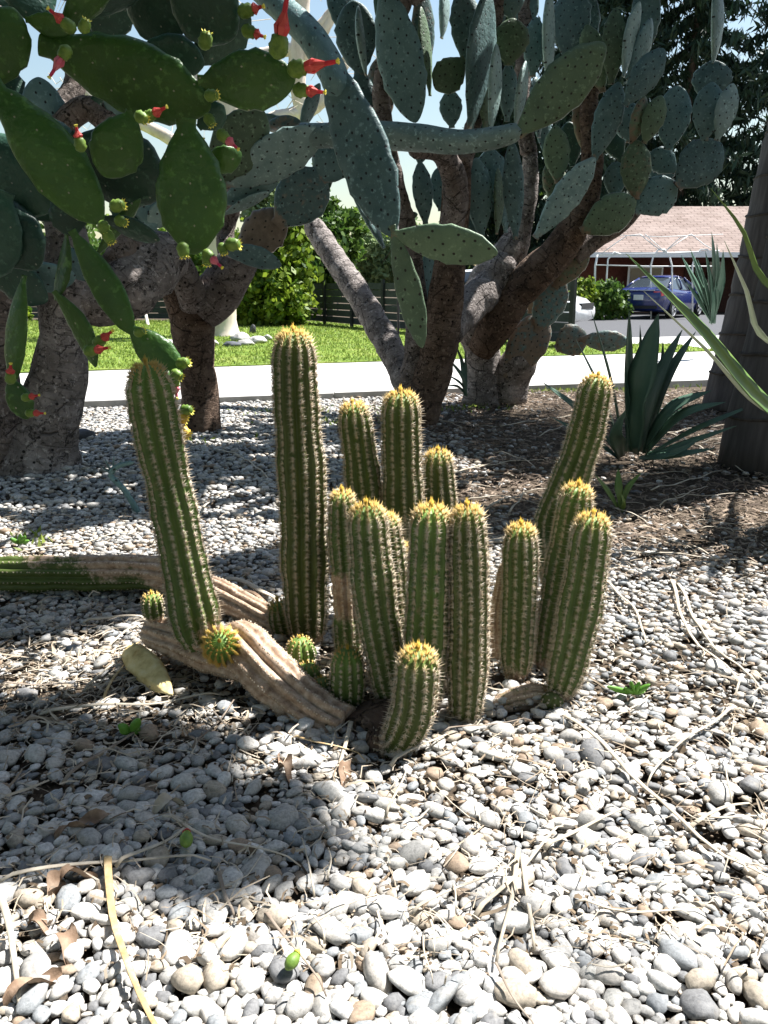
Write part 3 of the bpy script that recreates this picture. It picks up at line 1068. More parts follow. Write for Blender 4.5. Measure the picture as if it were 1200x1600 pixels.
b = 0
for P, sub, sd in ((near, 2, 1), (fill, 1, 2), (mid, 1, 3)):
    if sub == 2:
        kx = P[:, 1] < 2.0
        sets = [(P[kx], 2), (P[~kx], 1)]
    else:
        sets = [(P, sub)]
    for PP, sb in sets:
        V, F = stone_set(PP, sb, 11, sd)
        SV.append(V); SF.append(F + b); b += len(V)
V0, F0 = ico(1)
n = len(far)
V, F = stone_set(far, 1, 9, 4)
SV.append(V); SF.append(F + b)
pb = mesh_obj('pebble_bed', np.vstack(SV), np.vstack(SF), M['pebble_bed'], ground, True)
pb['kind'] = 'stuff'
print('pebble tris', sum(len(f) for f in SF))

# ------------------------------------------------------------------ bark and straw litter (uncountable slivers)
def slivers(n, fx, ln, wd, seed, zr=(.012, .03)):
    r = np.random.default_rng(seed)
    P = fx(r, n)
    n = len(P)
    az = r.uniform(0, np.pi, n) + r.normal(0, .3, n)
    l = ln * np.exp(r.normal(0, .5, n)); w_ = wd * np.exp(r.normal(0, .4, n))
    t = np.stack([np.cos(az), np.sin(az), r.normal(0, .12, n)], 1)
    s_ = np.stack([-np.sin(az), np.cos(az), r.normal(0, .4, n)], 1)
    c = np.c_[P, r.uniform(zr[0], zr[1], n)]
    k = r.normal(0, .12, n)[:, None] * l[:, None] * s_
    up = np.array([0, 0, 1.0]) * (w_ * .5)[:, None]
    A0, A1, A2 = c - t * l[:, None] / 2, c + k, c + t * l[:, None] / 2
    V = np.stack([A0 - s_ * w_[:, None] / 2, A0 + s_ * w_[:, None] / 2, A1 + s_ * w_[:, None] / 2 + up, A1 - s_ * w_[:, None] / 2 + up, A2 + s_ * w_[:, None] * .35, A2 - s_ * w_[:, None] * .35], 1).reshape(-1, 3)
    b = np.arange(n)[:, None] * 6
    F = np.concatenate([b + [0, 1, 2, 3], b + [3, 2, 4, 5]])
    return V, F


def mulch_pts(r, n):
    y = r.uniform(2.9, 8.9, n); x = r.uniform(-.3, 5, n)
    m = 1 / (1 + np.exp(-(x - .25 + .25 * np.sin(y * 2.1)) * 4)) / (1 + np.exp(-(y - 3.2) * 4))
    k = (r.random(n) < m) & (y < KY(x) - .02) & (x < .52 * y + .2)
    return np.c_[x, y][k]


def near_pts(r, n):
    y = r.uniform(1.1, 4.0, n); x = r.uniform(-1, 1, n) * (.5 * y + .2)
    return np.c_[x, y]


def left_pts(r, n):
    x = r.normal(-.85, .45, n); y = r.normal(2.1, .28, n)
    return np.c_[x, y]


V, F = slivers(42000, mulch_pts, .05, .0055, 11)
tag(mesh_obj('bark_mulch', V, F, mat_leaf('mulch', (.05, .033, .024), (.30, .23, .17), .05, .9), None, False), 'brown bark and straw litter under the tree cacti', 'mulch', kind='stuff')
V, F = slivers(3400, near_pts, .042, .0022, 12, (.012, .04))
V3, F3 = slivers(7000, near_pts, .011, .004, 14, (.004, .026))
tag(mesh_obj('soil_crumbs', V3, F3, mat_leaf('soil_crumbs', (.05, .034, .022), (.24, .18, .12), .02, .95), None, False), 'brown crumbs of bark and soil between the pebbles', 'litter', kind='stuff')
V2, F2 = slivers(1600, left_pts, .05, .0035, 13, (.006, .03))
tag(mesh_obj('straw_bits', np.vstack([V, V2]), np.vstack([F, F2 + len(V)]), mat_leaf('straw_bits', (.26, .2, .14), (.55, .48, .38), .1, .9), None, False), 'fine broken straw scattered over the gravel', 'straw', kind='stuff')

# ================================================================== TORCH CACTUS CLUMPS
tc = thing('torch_cactus', G(600, 1130), 'clump of upright ribbed green cactus columns with golden tips in the pebbles', 'cactus', 'ribbed torch cacti')
stem(tc, [(482, 1010, 2.40, 52), (478, 930, 2.40, 74), (472, 760, 2.40, 78), (462, 620, 2.40, 74), (458, 519, 2.40, 66)], ribs=13, seed=1, spin=.1)
stem(tc, [(592, 990, 2.62, 50), (578, 850, 2.62, 56), (566, 740, 2.62, 58), (551, 632, 2.62, 50)], ribs=12, seed=2, spin=.3)
stem(tc, [(634, 1000, 2.58, 54), (632, 850, 2.58, 64), (628, 720, 2.58, 65), (626, 614, 2.58, 60)], ribs=12, seed=3)
stem(tc, [(694, 970, 2.68, 48), (688, 830, 2.68, 56), (684, 706, 2.68, 50)], ribs=11, seed=4, spin=.2)
stem(tc, [(546, 1040, 2.30, 42), (542, 930, 2.32, 48), (538, 850, 2.34, 50), (534, 770, 2.34, 44)], ribs=11, seed=5, spin=.4,
     age=lambda t, V: np.clip(1.15 - np.abs(t - .42) * 5, 0, 1))
stem(tc, [(618, 1106, 1.99, 46), (604, 1040, 2.0, 62), (585, 930, 2.02, 70), (572, 790, 2.04, 64)], ribs=12, seed=6, spin=.15)
stem(tc, [(626, 1040, 2.12, 46), (612, 930, 2.14, 58), (600, 806, 2.16, 50)], ribs=12, seed=7)
stem(tc, [(636, 1040, 2.2, 34), (630, 950, 2.2, 38), (625, 852, 2.2, 33)], ribs=10, seed=8)
stem(tc, [(664, 1112, 1.95, 52), (666, 1030, 1.96, 68), (670, 920, 1.97, 72), (674, 793, 1.98, 64)], ribs=12, seed=9, spin=.22)
stem(tc, [(726, 1130, 1.94, 52), (730, 1060, 1.94, 63), (733, 930, 1.95, 65), (730, 794, 1.96, 56)], ribs=12, seed=10, spin=.05)
stem(tc, [(583, 1158, 1.80, 52), (618, 1158, 1.79, 58), (643, 1115, 1.78, 70), (651, 1060, 1.78, 72), (653, 1016, 1.78, 66)], ribs=12, seed=11, spin=.1, spine_len=.015,
     age=lambda t, V: np.clip(.8 - t * 3.2, 0, 1))
# cut end of that joint
p0 = A(583, 1158, 1.80); p1 = A(618, 1158, 1.79); ax = nrm(p1 - p0)
Vd, Fd, _ = tube_mesh(np.array([p0 - ax * .014, p0 - ax * .008, p0 + ax * .02]), np.array([.022, .031, .032]), 14)
mesh_obj('cut_end', Vd, Fd, M['bark_brown'], tc, True)
stem(tc, [(541, 1120, 1.99, 40), (543, 1070, 1.99, 56), (543, 1014, 1.99, 54)], ribs=12, seed=12, spine_len=.010, spin=.2)
stem(tc, [(446, 1000, 2.46, 34), (440, 970, 2.46, 42), (434, 940, 2.46, 38)], ribs=11, seed=13)
stem(tc, [(474, 1050, 2.16, 44), (470, 1022, 2.16, 52), (468, 996, 2.16, 46)], ribs=11, seed=14, spine_len=.006, age=.30)
stem(tc, [(486, 1074, 2.08, 36), (482, 1055, 2.08, 48), (480, 1036, 2.08, 40)], ribs=10, seed=15, spine_len=.006, age=.34)
stem(tc, [(512, 1096, 2.02, 30), (506, 1076, 2.02, 40), (502, 1058, 2.02, 34)], ribs=10, seed=16, spine_len=.006, age=.36)
limb(tc, [(560, 1165, 1.86, 90), (610, 1140, 1.95, 110), (690, 1120, 2.05, 80)], M['bark_brown'], 'root_crown', rough=.15)

sc_ = thing('sprawling_cactus', G(520, 1150), 'ribbed cactus with a corky brown lying limb and one tall green column rising from it', 'cactus', 'ribbed torch cacti')
side = lambda t, V: np.full(t.shape, 1.0)
stem(sc_, [(538, 1138, 1.90, 80), (490, 1112, 1.95, 86), (430, 1062, 2.03, 88), (385, 1016, 2.11, 92), (352, 985, 2.17, 78)], name='limb', ribs=11, age=.95, seed=21, tip=False, cut=True, spine_len=.008, depth=.26)
stem(sc_, [(405, 1040, 2.08, 70), (345, 1022, 2.15, 74), (285, 1002, 2.22, 68), (226, 984, 2.30, 52)], name='limb', ribs=11, age=.95, seed=22, tip=False, cut=True, spine_len=.008, depth=.24)
stem(sc_, [(322, 1028, 2.17, 62), (306, 970, 2.18, 80), (288, 880, 2.18, 76), (266, 770, 2.18, 72), (245, 670, 2.18, 78), (228, 570, 2.18, 70)], ribs=12, seed=23, spin=.1,
     age=lambda t, V: np.clip(.92 - t * 3.3, 0, 1) * np.clip(.2 + 1.6 * (V[..., 0] - V[..., 0].mean(1, keepdims=True)) / .04, 0, 1))
stem(sc_, [(352, 1022, 2.12, 40), (346, 1010, 2.06, 52), (343, 1002, 2.01, 50)], ribs=15, seed=24, spine_len=.011, name='offset', spin=.3, gold=.85, dens=2.2)
stem(sc_, [(245, 975, 2.27, 26), (240, 955, 2.27, 34), (236, 928, 2.27, 34)], ribs=10, seed=25, name='offset', spine_len=.008)
ls = thing('fallen_cactus', G(120, 930), 'long ribbed cactus stem lying flat on the gravel, brown and green', 'cactus', 'ribbed torch cacti')
stem(ls, [(452, 985, 2.48, 44), (345, 930, 2.66, 52), (250, 897, 2.82, 60), (120, 896, 2.86, 62), (-70, 898, 2.86, 62), (-160, 898, 2.86, 60)], ribs=11, seed=26, tip=False, spine_len=.005, dens=.7,
     age=lambda t, V: np.clip(1.35 - t * 1.75 + 6 * (V[..., 2] - .09) + .12 * np.sin(t * 40), 0, 1), cut=True)

rc = thing('torch_cactus', G(850, 1090), 'three ribbed green cactus columns and a leaning one on a low brown stump', 'cactus', 'ribbed torch cacti')
stem(rc, [(806, 1062, 2.16, 42), (808, 1010, 2.17, 54), (812, 920, 2.18, 58), (814, 822, 2.19, 52)], ribs=12, seed=31, spin=.15)
stem(rc, [(852, 1045, 2.24, 40), (864, 970, 2.25, 52), (884, 870, 2.26, 60), (904, 760, 2.27, 54)], ribs=12, seed=32, spin=.3)
stem(rc, [(872, 1092, 2.04, 46), (890, 1030, 2.05, 62), (910, 930, 2.07, 70), (927, 806, 2.09, 62)], ribs=12, seed=33, spin=.05)
stem(rc, [(886, 965, 2.44, 44), (866, 885, 2.60, 54), (862, 820, 2.70, 58), (893, 745, 2.72, 60), (916, 675, 2.72, 58), (934, 589, 2.72, 50)], ribs=12, seed=34)
stem(rc, [(782, 1050, 2.3, 26), (778, 960, 2.3, 26), (790, 880, 2.3, 22)], ribs=10, seed=35, age=1.0, tip=False, spine_len=.007)
stem(rc, [(762, 1112, 2.02, 34), (800, 1096, 2.03, 42), (840, 1090, 2.05, 44), (872, 1098, 2.04, 40)], name='stump', ribs=10, seed=36, age=.62, tip=False, spine_len=.005, cut=True)
stem(rc, [(858, 1112, 2.0, 30), (862, 1098, 2.0, 40), (866, 1082, 2.0, 34)], name='offset', ribs=10, seed=37, age=.3, tip=False, spine_len=.006)

# ================================================================== TREE PRICKLY PEARS
def chain(parent, specs):
    """specs: (base(u,v), tip(u,v), width, Y[, mat, turn, age, bend])"""
    for sp in specs:
        (b, t_, wd, Y) = sp[:4]
        Y2 = Y
        if isinstance(Y, tuple): Y, Y2 = Y
        mt = sp[4] if len(sp) > 4 else 'pad_blue'
        tn = sp[5] if len(sp) > 5 else random.uniform(-25, 25)
        ag = sp[6] if len(sp) > 6 else 0.0
        bd = sp[7] if len(sp) > 7 else random.uniform(-.03, .03)
        pad(parent, (*b, Y), (*t_, Y2), wd, M[mt], tn, age=ag, bend=bd)


# ---- left tree: two woody trunks joined by a grey limb
lt = thing('prickly_pear_tree', G(60, 735), 'old tree prickly pear with thick grey-brown trunk forking into limbs at the left', 'cactus tree', 'tree prickly pears')
limb(lt, [(52, 745, 5.05, 150), (62, 690, 5.05, 118), (84, 620, 5.05, 92), (98, 540, 5.05, 78), (104, 470, 5.05, 80), (108, 415, 5.05, 78), (100, 350, 5.05, 60), (70, 250, 5.1, 56)], M['bark_grey'], 'trunk', 24, .07, seed=1, rings=.05)
limb(lt, [(-40, 740, 4.9, 120), (-10, 640, 4.9, 84), (0, 540, 4.9, 66), (8, 430, 4.9, 58), (20, 330, 4.9, 56)], M['bark'], 'trunk', 20, .08, seed=2, rings=.05)
limb(lt, [(104, 465, 5.05, 66), (150, 470, 5.1, 74), (205, 445, 5.2, 92), (245, 408, 5.35, 88), (290, 395, 5.5, 60)], M['bark_grey'], 'limb', 22, .09, seed=3, rings=.05)
limb(lt, [(175, 430, 5.2, 44), (195, 395, 5.2, 52), (215, 360, 5.2, 40)], M['bark'], 'limb', 16, .12, seed=4)
limb(lt, [(60, 300, 5.1, 44), (45, 220, 5.1, 40), (110, 150, 5.3, 36), (130, 60, 5.4, 32)], M['bark'], 'limb', 14, .1, seed=5)
limb(lt, [(40, 250, 5.0, 40), (130, 170, 5.0, 38), (170, 190, 5.0, 34), (150, 60, 5.2, 34)], M['bark'], 'limb', 14, .1, seed=6)
chain(lt, [((20, 420), (-30, 300), 90, 4.7, 'pad_blue', 20), ((0, 440), (118, 430), 62, 4.6, 'pad_blue', 40), ((-30, 400), (75, 470), 70, 4.5, 'pad_teal', 30),
           ((105, 430), (140, 400), 60, 4.8, 'pad_blue', 10), ((80, 250), (60, 120), 70, 5.0, 'pad_blue', 10), ((130, 120), (170, 30), 56, 5.2, 'pad_blue', 30),
           ((20, 200), (-10, 90), 70, 5.1, 'pad_teal', 0), ((175, 190), (200, 110), 60, 5.0, 'pad_blue', 20), ((150, 70), (200, -30), 70, 5.1, 'pad_teal', 10),
           ((240, 360), (225, 300), 46, 5.2, 'pad_blue', 5), ((230, 355), (275, 318), 44, 5.2, 'pad_pale', 30), ((215, 365), (180, 300), 44, 5.2, 'pad_teal', 10),
           ((0, 330), (60, 240), 90, 4.8, 'pad_teal', 10), ((40, 340), (120, 280), 80, 4.8, 'pad_teal', 25)])
# second trunk and its rising limb
st = thing('prickly_pear_tree', G(312, 672), 'stout brown cactus trunk forking low, behind the tall cactus column', 'cactus tree', 'tree prickly pears')
limb(st, [(314, 676, 6.45, 66), (312, 620, 6.45, 58), (306, 560, 6.45, 60), (300, 505, 6.45, 68), (298, 465, 6.45, 80), (300, 445, 6.45, 60)], M['bark_brown'], 'trunk', 24, .06, seed=7, rings=.05)
limb(st, [(288, 480, 6.4, 54), (272, 445, 6.35, 48), (262, 415, 6.3, 50), (258, 405, 6.3, 44)], M['bark_brown'], 'limb', 18, .05, seed=8, endround=False)
limb(st, [(305, 470, 6.3, 52), (292, 440, 6.15, 44), (278, 408, 6.1, 42)], M['bark'], 'limb', 16, .05, seed=9, endround=False)
limb(st, [(312, 488, 6.4, 64), (340, 458, 6.4, 72), (366, 420, 6.35, 66), (382, 385, 6.3, 58)], M['bark'], 'limb', 20, .06, seed=10, rings=.05)
chain(st, [((372, 398), (446, 332), 66, 6.2, 'pad_blue', 5, .75), ((432, 352), (506, 268), 84, 6.1, 'pad_blue', 10, .35), ((500, 285), (540, 215), 70, 6.1, 'pad_blue', 5, .2),
           ((345, 392), (440, 415), 40, 5.9, 'pad_blue', 35, 0, .08), ((345, 318), (436, 276), 46, 5.8, 'pad_blue', 30), ((350, 335), (420, 300), 30, 5.75, 'pad_pale', 60),
           ((330, 285), (412, 172), 84, 5.6, 'pad_olive', 10), ((346, 290), (505, 204), 74, 5.7, 'pad_pale', 25, .15), ((500, 212), (560, 200), 44, 5.7, 'pad_blue', 5, .6),
           ((410, 200), (470, 190), 40, 5.9, 'pad_blue', 60, .5), ((470, 205), (500, 130), 40, 6.3, 'pad_blue', 60), ((388, 180), (480, 210), 40, 6.0, 'pad_blue', 50)])
limb(st, [(362, 430, 6.4, 34), (352, 370, 6.6, 28), (362, 330, 6.6, 26), (370, 290, 6.4, 26)], M['bark'], 'limb', 12, .08, seed=11)

# ---- middle tree
ct = thing('prickly_pear_tree', G(665, 665), 'tree prickly pear with slim reddish-brown trunks and long blue-green hanging pads', 'cactus tree', 'tree prickly pears')
limb(ct, [(648, 672, 6.7, 70), (660, 630, 6.7, 62), (678, 580, 6.7, 56), (690, 520, 6.7, 58), (698, 450, 6.7, 54), (706, 380, 6.7, 46), (712, 320, 6.7, 46), (714, 238, 6.7, 44)], M['bark_brown'], 'trunk', 22, .05, seed=12, rings=.05)
limb(ct, [(655, 640, 6.75, 50), (648, 590, 6.8, 46), (654, 520, 6.8, 40), (645, 430, 6.8, 36), (640, 370, 6.8, 30), (624, 300, 6.8, 24), (606, 225, 6.8, 26), (596, 140, 6.8, 28), (612, 60, 6.8, 26), (640, -20, 6.8, 26)], M['bark'], 'trunk', 18, .06, seed=13, rings=.05)
limb(ct, [(648, 625, 6.85, 44), (610, 545, 7.2, 42), (560, 460, 7.6, 40), (510, 385, 8.0, 36), (484, 345, 8.2, 34)], M['bark_grey'], 'limb', 18, .06, seed=14, rings=.05)
limb(ct, [(700, 395, 6.7, 40), (712, 300, 6.6, 40), (690, 240, 6.4, 34), (640, 232, 6.2, 26)], M['bark'], 'limb', 14, .08, seed=15)
# long horizontal limb
limb(ct, [(470, 212, 5.75, 36), (540, 212, 5.7, 38), (600, 212, 5.6, 42), (660, 216, 5.5, 40), (720, 222, 5.4, 36), (780, 214, 5.35, 32), (816, 203, 5.3, 26)], M['pad_pale'], 'limb', 18, .03, seed=16, age=.12)
chain(ct, [((808, 210), (946, 68), 76, 5.3, 'pad_olive', 8, 0, .02)])
# arching limb and the hanging chain towards the viewer
limb(ct, [(380, -40, 4.9, 34), (430, 4, 4.7, 40), (480, 50, 4.55, 44), (516, 105, 4.5, 46), (530, 150, 4.45, 40)], M['pad_blue'], 'limb', 18, .03, seed=17, age=.15)
chain(ct, [((505, 75), (614, 370), 88, (4.5, 4.3), 'pad_blue', 14, 0, .03), ((612, 352), (660, 544), 44, (4.3, 4.25), 'pad_olive', 20), ((612, 366), (778, 396), 60, (4.3, 4.1), 'pad_olive', 12, 0, .02)])
mid_pads = [
    ((598, -30), (650, 192), 74, 6.0, 'pad_blue', 12), ((562, 118), (552, 0), 66, 6.9, 'pad_blue', 0), ((572, 118), (560, 8), 44, 6.6, 'pad_pale', 82),
    ((580, 200), (560, 110), 40, 6.9, 'pad_blue', 10), ((600, 205), (590, 90), 44, 7.0, 'pad_blue', 0, .6), ((665, 120), (660, -20), 40, 7.0, 'pad_blue', 30, .4),
    ((672, 150), (658, 10), 30, 6.9, 'pad_olive', 55), ((735, 110), (722, -20), 50, 7.0, 'pad_blue', 10), ((726, 92), (680, 140), 52, 6.9, 'pad_olive', 0),
    ((706, 200), (703, 140), 36, 7.1, 'pad_blue', 0), ((734, 205), (764, -15), 80, 6.6, 'pad_blue', 58), ((758, 205), (748, 30), 60, 6.75, 'pad_olive', 66), ((766, 205), (776, 68), 40, 6.5, 'pad_pale', 62),
    ((795, 102), (801, 28), 58, 6.9, 'pad_olive', 0), ((792, 190), (795, 98), 30, 7.0, 'pad_blue', 10), ((805, 195), (822, 95), 44, 6.6, 'pad_pale', 72),
    ((800, 30), (792, -30), 50, 7.0, 'pad_blue', 20), ((832, 120), (838, 26), 38, 7.4, 'pad_blue', 15), ((858, 135), (860, -20), 46, 7.3, 'pad_pale', 70),
    ((886, 95), (898, -25), 60, 7.6, 'pad_blue', 0), ((665, 352), (656, 252), 34, 6.9, 'pad_blue', 20), ((655, 258), (662, 215), 26, 6.9, 'pad_blue', 20),
    ((600, 388), (545, 284), 40, 6.9, 'pad_blue', 70), ((752, 370), (744, 246), 44, 6.9, 'pad_blue', 10), ((768, 300), (766, 232), 48, 7.1, 'pad_blue', 15),
    ((776, 366), (778, 262), 30, 6.9, 'pad_olive', 60), ((790, 364), (786, 250), 30, 7.0, 'pad_blue', 40), ((806, 374), (800, 220), 34, 6.7, 'pad_blue', 10),
    ((642, 345), (640, 330), 24, 7.2, 'pad_olive', 0), ((672, 480), (668, 390), 26, 7.2, 'pad_blue', 30), ((735, 380), (736, 330), 26, 7.0, 'pad_blue', 10),
    ((688, 330), (684, 262), 30, 7.3, 'pad_blue', 20), ((620, 60), (600, -30), 50, 7.2, 'pad_teal', 10), ((540, 60), (525, -40), 46, 7.3, 'pad_blue', 20),
    ((690, 60), (694, -30), 40, 7.4, 'pad_pale', 70), ((770, 60), (778, -30), 44, 7.5, 'pad_blue', 30), ((820, 60), (815, -40), 50, 7.7, 'pad_blue', 10),
    ((512, 300), (500, 225), 36, 7.3, 'pad_teal', 10), ((625, 330), (610, 255), 30, 7.4, 'pad_teal', 15)]
chain(ct, mid_pads)
limb(ct, [(712, 300, 6.75, 30), (735, 215, 6.8, 26), (756, 120, 6.9, 26), (775, 20, 7.0, 26), (790, -40, 7, 24)], M['bark'], 'limb', 12, .08, seed=18)

# ---- right tree
rt = thing('prickly_pear_tree', G(775, 625), 'widest tree prickly pear with pale jointed trunk and dense oval pads towards the palm', 'cactus tree', 'tree prickly pears')
limb(rt, [(752, 632, 7.9, 62), (756, 590, 7.9, 54), (752, 540, 7.9, 56), (742, 505, 7.8, 60), (764, 450, 7.7, 72), (795, 400, 7.7, 58), (815, 355, 7.7, 34), (828, 290, 7.7, 26), (828, 230, 7.7, 24)], M['bark_grey'], 'trunk', 22, .07, seed=19, rings=.05)
limb(rt, [(700, 520, 7.1, 44), (735, 478, 7.4, 54), (770, 440, 7.6, 56), (800, 395, 7.6, 44)], M['bark_grey'], 'limb', 18, .08, seed=20, rings=.05)
limb(rt, [(752, 545, 7.75, 46), (775, 510, 7.6, 52), (800, 470, 7.55, 54), (835, 428, 7.5, 56), (868, 398, 7.5, 54), (900, 352, 7.5, 46), (915, 320, 7.5, 40), (926, 255, 7.5, 32)], M['bark_brown'], 'limb', 18, .05, seed=21, rings=.05)
limb(rt, [(795, 628, 7.9, 54), (800, 590, 7.9, 58), (808, 560, 7.85, 60), (800, 535, 7.85, 40)], M['bark_grey'], 'trunk', 20, .06, seed=22, rings=.05)
chain(rt, [((792, 592), (852, 488), 62, 7.75, 'pad_blue', 8, .6), ((838, 520), (878, 430), 52, 7.7, 'pad_blue', 10, .45), ((866, 450), (918, 372), 48, 7.65, 'pad_olive', 12, .55), ((828, 490), (838, 425), 30, 7.9, 'pad_olive', 10, .6),
           ((866, 420), (874, 395), 24, 7.9, 'pad_pale', 10)])
limb(rt, [(895, 400, 7.65, 36), (930, 376, 7.65, 28), (970, 352, 7.6, 24), (1000, 322, 7.55, 20)], M['bark'], 'limb', 14, .05, seed=23)
right_pads = [
    ((836, 372), (930, 246), 46, 7.3, 'pad_pale', 10, .1), ((928, 250), (968, 128), 44, 7.35, 'pad_blue', 8), ((955, 132), (962, 12), 38, 7.4, 'pad_olive', 8),
    ((974, 120), (1000, 2), 44, 7.3, 'pad_pale', 66), ((980, 125), (1018, 28), 44, 7.4, 'pad_blue', 55), ((1005, 90), (1012, -30), 46, 7.6, 'pad_blue', 10),
    ((976, 164), (1038, 76), 46, 7.2, 'pad_blue', 10), ((942, 144), (916, 38), 42, 7.5, 'pad_olive', 12, .2), ((1044, 234), (1060, 133), 54, 7.5, 'pad_blue', 5),
    ((986, 225), (1008, 150), 32, 7.3, 'pad_olive', 40, .5), ((1006, 224), (1034, 149), 36, 7.25, 'pad_olive', 12), ((993, 312), (994, 218), 48, 7.3, 'pad_olive', 10, .35),
    ((908, 362), (994, 312), 60, 7.3, 'pad_olive', 8, .25), ((992, 330), (1058, 286), 60, 7.35, 'pad_blue', 5), ((1058, 292), (1126, 222), 70, 7.3, 'pad_blue', 5, .1),
    ((1100, 220), (1113, 128), 48, 7.3, 'pad_blue', 5), ((1120, 220), (1146, 130), 38, 7.2, 'pad_pale', 30), ((1108, 160), (1116, 94), 60, 7.5, 'pad_blue', 5),
    ((1114, 100), (1120, -30), 50, 7.5, 'pad_pale', 74), ((985, 222), (980, 160), 52, 7.7, 'pad_blue', 0), ((960, 310), (963, 252), 36, 7.6, 'pad_blue', 5),
    ((1056, 268), (1018, 236), 40, 7.6, 'pad_blue', 10), ((872, 286), (868, 196), 42, 7.4, 'pad_olive', 8, .2), ((880, 330), (858, 250), 40, 7.8, 'pad_olive', 15, .4),
    ((925, 255), (905, 140), 44, 7.7, 'pad_olive', 30, .6), ((842, 215), (838, 120), 40, 7.6, 'pad_pale', 60), ((852, 240), (846, 150), 30, 7.9, 'pad_blue', 30),
    ((905, 300), (930, 262), 30, 7.8, 'pad_blue', 5), ((900, 110), (925, -10), 44, 7.9, 'pad_blue', 15), ((895, 260), (888, 190), 40, 8.0, 'pad_teal', 15),
    ((868, 545), (916, 520), 52, 7.5, 'pad_pale', 10, .5), ((905, 530), (982, 534), 34, 7.4, 'pad_pale', 15, .45), ((885, 425), (915, 380), 36, 7.8, 'pad_blue', 20),
    ((1030, 300), (1040, 240), 40, 7.8, 'pad_blue', 10), ((970, 250), (950, 200), 34, 7.9, 'pad_teal', 10)]
chain(rt, right_pads)
limb(rt, [(826, 240, 7.7, 26), (815, 150, 7.7, 26), (820, 60, 7.7, 24), (815, -30, 7.7, 24)], M['bark'], 'limb', 12, .08, seed=24)
limb(rt, [(915, 325, 7.5, 40), (925, 250, 7.55, 34), (920, 160, 7.6, 28), (930, 120, 7.6, 26)], M['bark_brown'], 'limb', 14, .08, seed=25)

def upper_crown(tree_, roots, n, box, seed):
    """limbs and pads above the picture: the tops of the tree cacti"""
    r = np.random.default_rng(seed)
    (x0, x1), (y0, y1), (z0, z1) = box
    tips = []
    for (p, k) in roots:
        p = np.array(p, float)
        for j in range(k):
            e = np.array([r.uniform(x0, x1), r.uniform(y0, y1), r.uniform(z0, (z0 + z1) / 2)])
            m = (p + e) / 2 + [0, 0, .25]
            m[2] = max(m[2], 1.1 + .335 * m[1])
            limb3(tree_, np.array([p, m, e]), np.array([.07, .055, .04]), M['bark'], 'limb', 9, .06, seed=j)
            tips += [m, e, (m + e) / 2]
    k = 0
    while k < n:
        b = tips[r.integers(len(tips))] + r.normal(0, .07, 3)
        d = nrm(r.normal(size=3) + [0, 0, .5]); l = r.uniform(.35, .6)
        for q in range(r.integers(1, 4)):
            e = b + d * l
            if min(b[2] - 1.1 - .325 * b[1], e[2] - 1.1 - .325 * e[1]) < .12 or e[2] > z1 + .6: break
            pad3(tree_, b, e, r.uniform(.2, .3), M['pad_blue'], r.uniform(0, 180), lo_res=True)
            k += 1
            b = e; d = nrm(d + r.normal(0, .6, 3)); l = r.uniform(.3, .5)
        else:
            continue
        k += .2


upper_crown(ct, [((.75, 6.8, 3.2), 5), ((.2, 6.8, 3.15), 4)], 170, ((-.9, 2.2), (4.9, 7.6), (3.3, 4.2)), 3)
upper_crown(rt, [((1.65, 7.7, 3.55), 5), ((2.3, 7.6, 3.6), 4)], 100, ((1.2, 4.4), (5.8, 8.6), (3.5, 4.5)), 4)
upper_crown(ct, [((.1, 6.8, 3.15), 3)], 50, ((-.9, .8), (4.8, 6.6), (3.2, 3.9)), 8)
upper_crown(lt, [((-1.85, 5.4, 2.75), 4)], 90, ((-2.4, -.1), (4.3, 5.8), (3.0, 3.9)), 5)

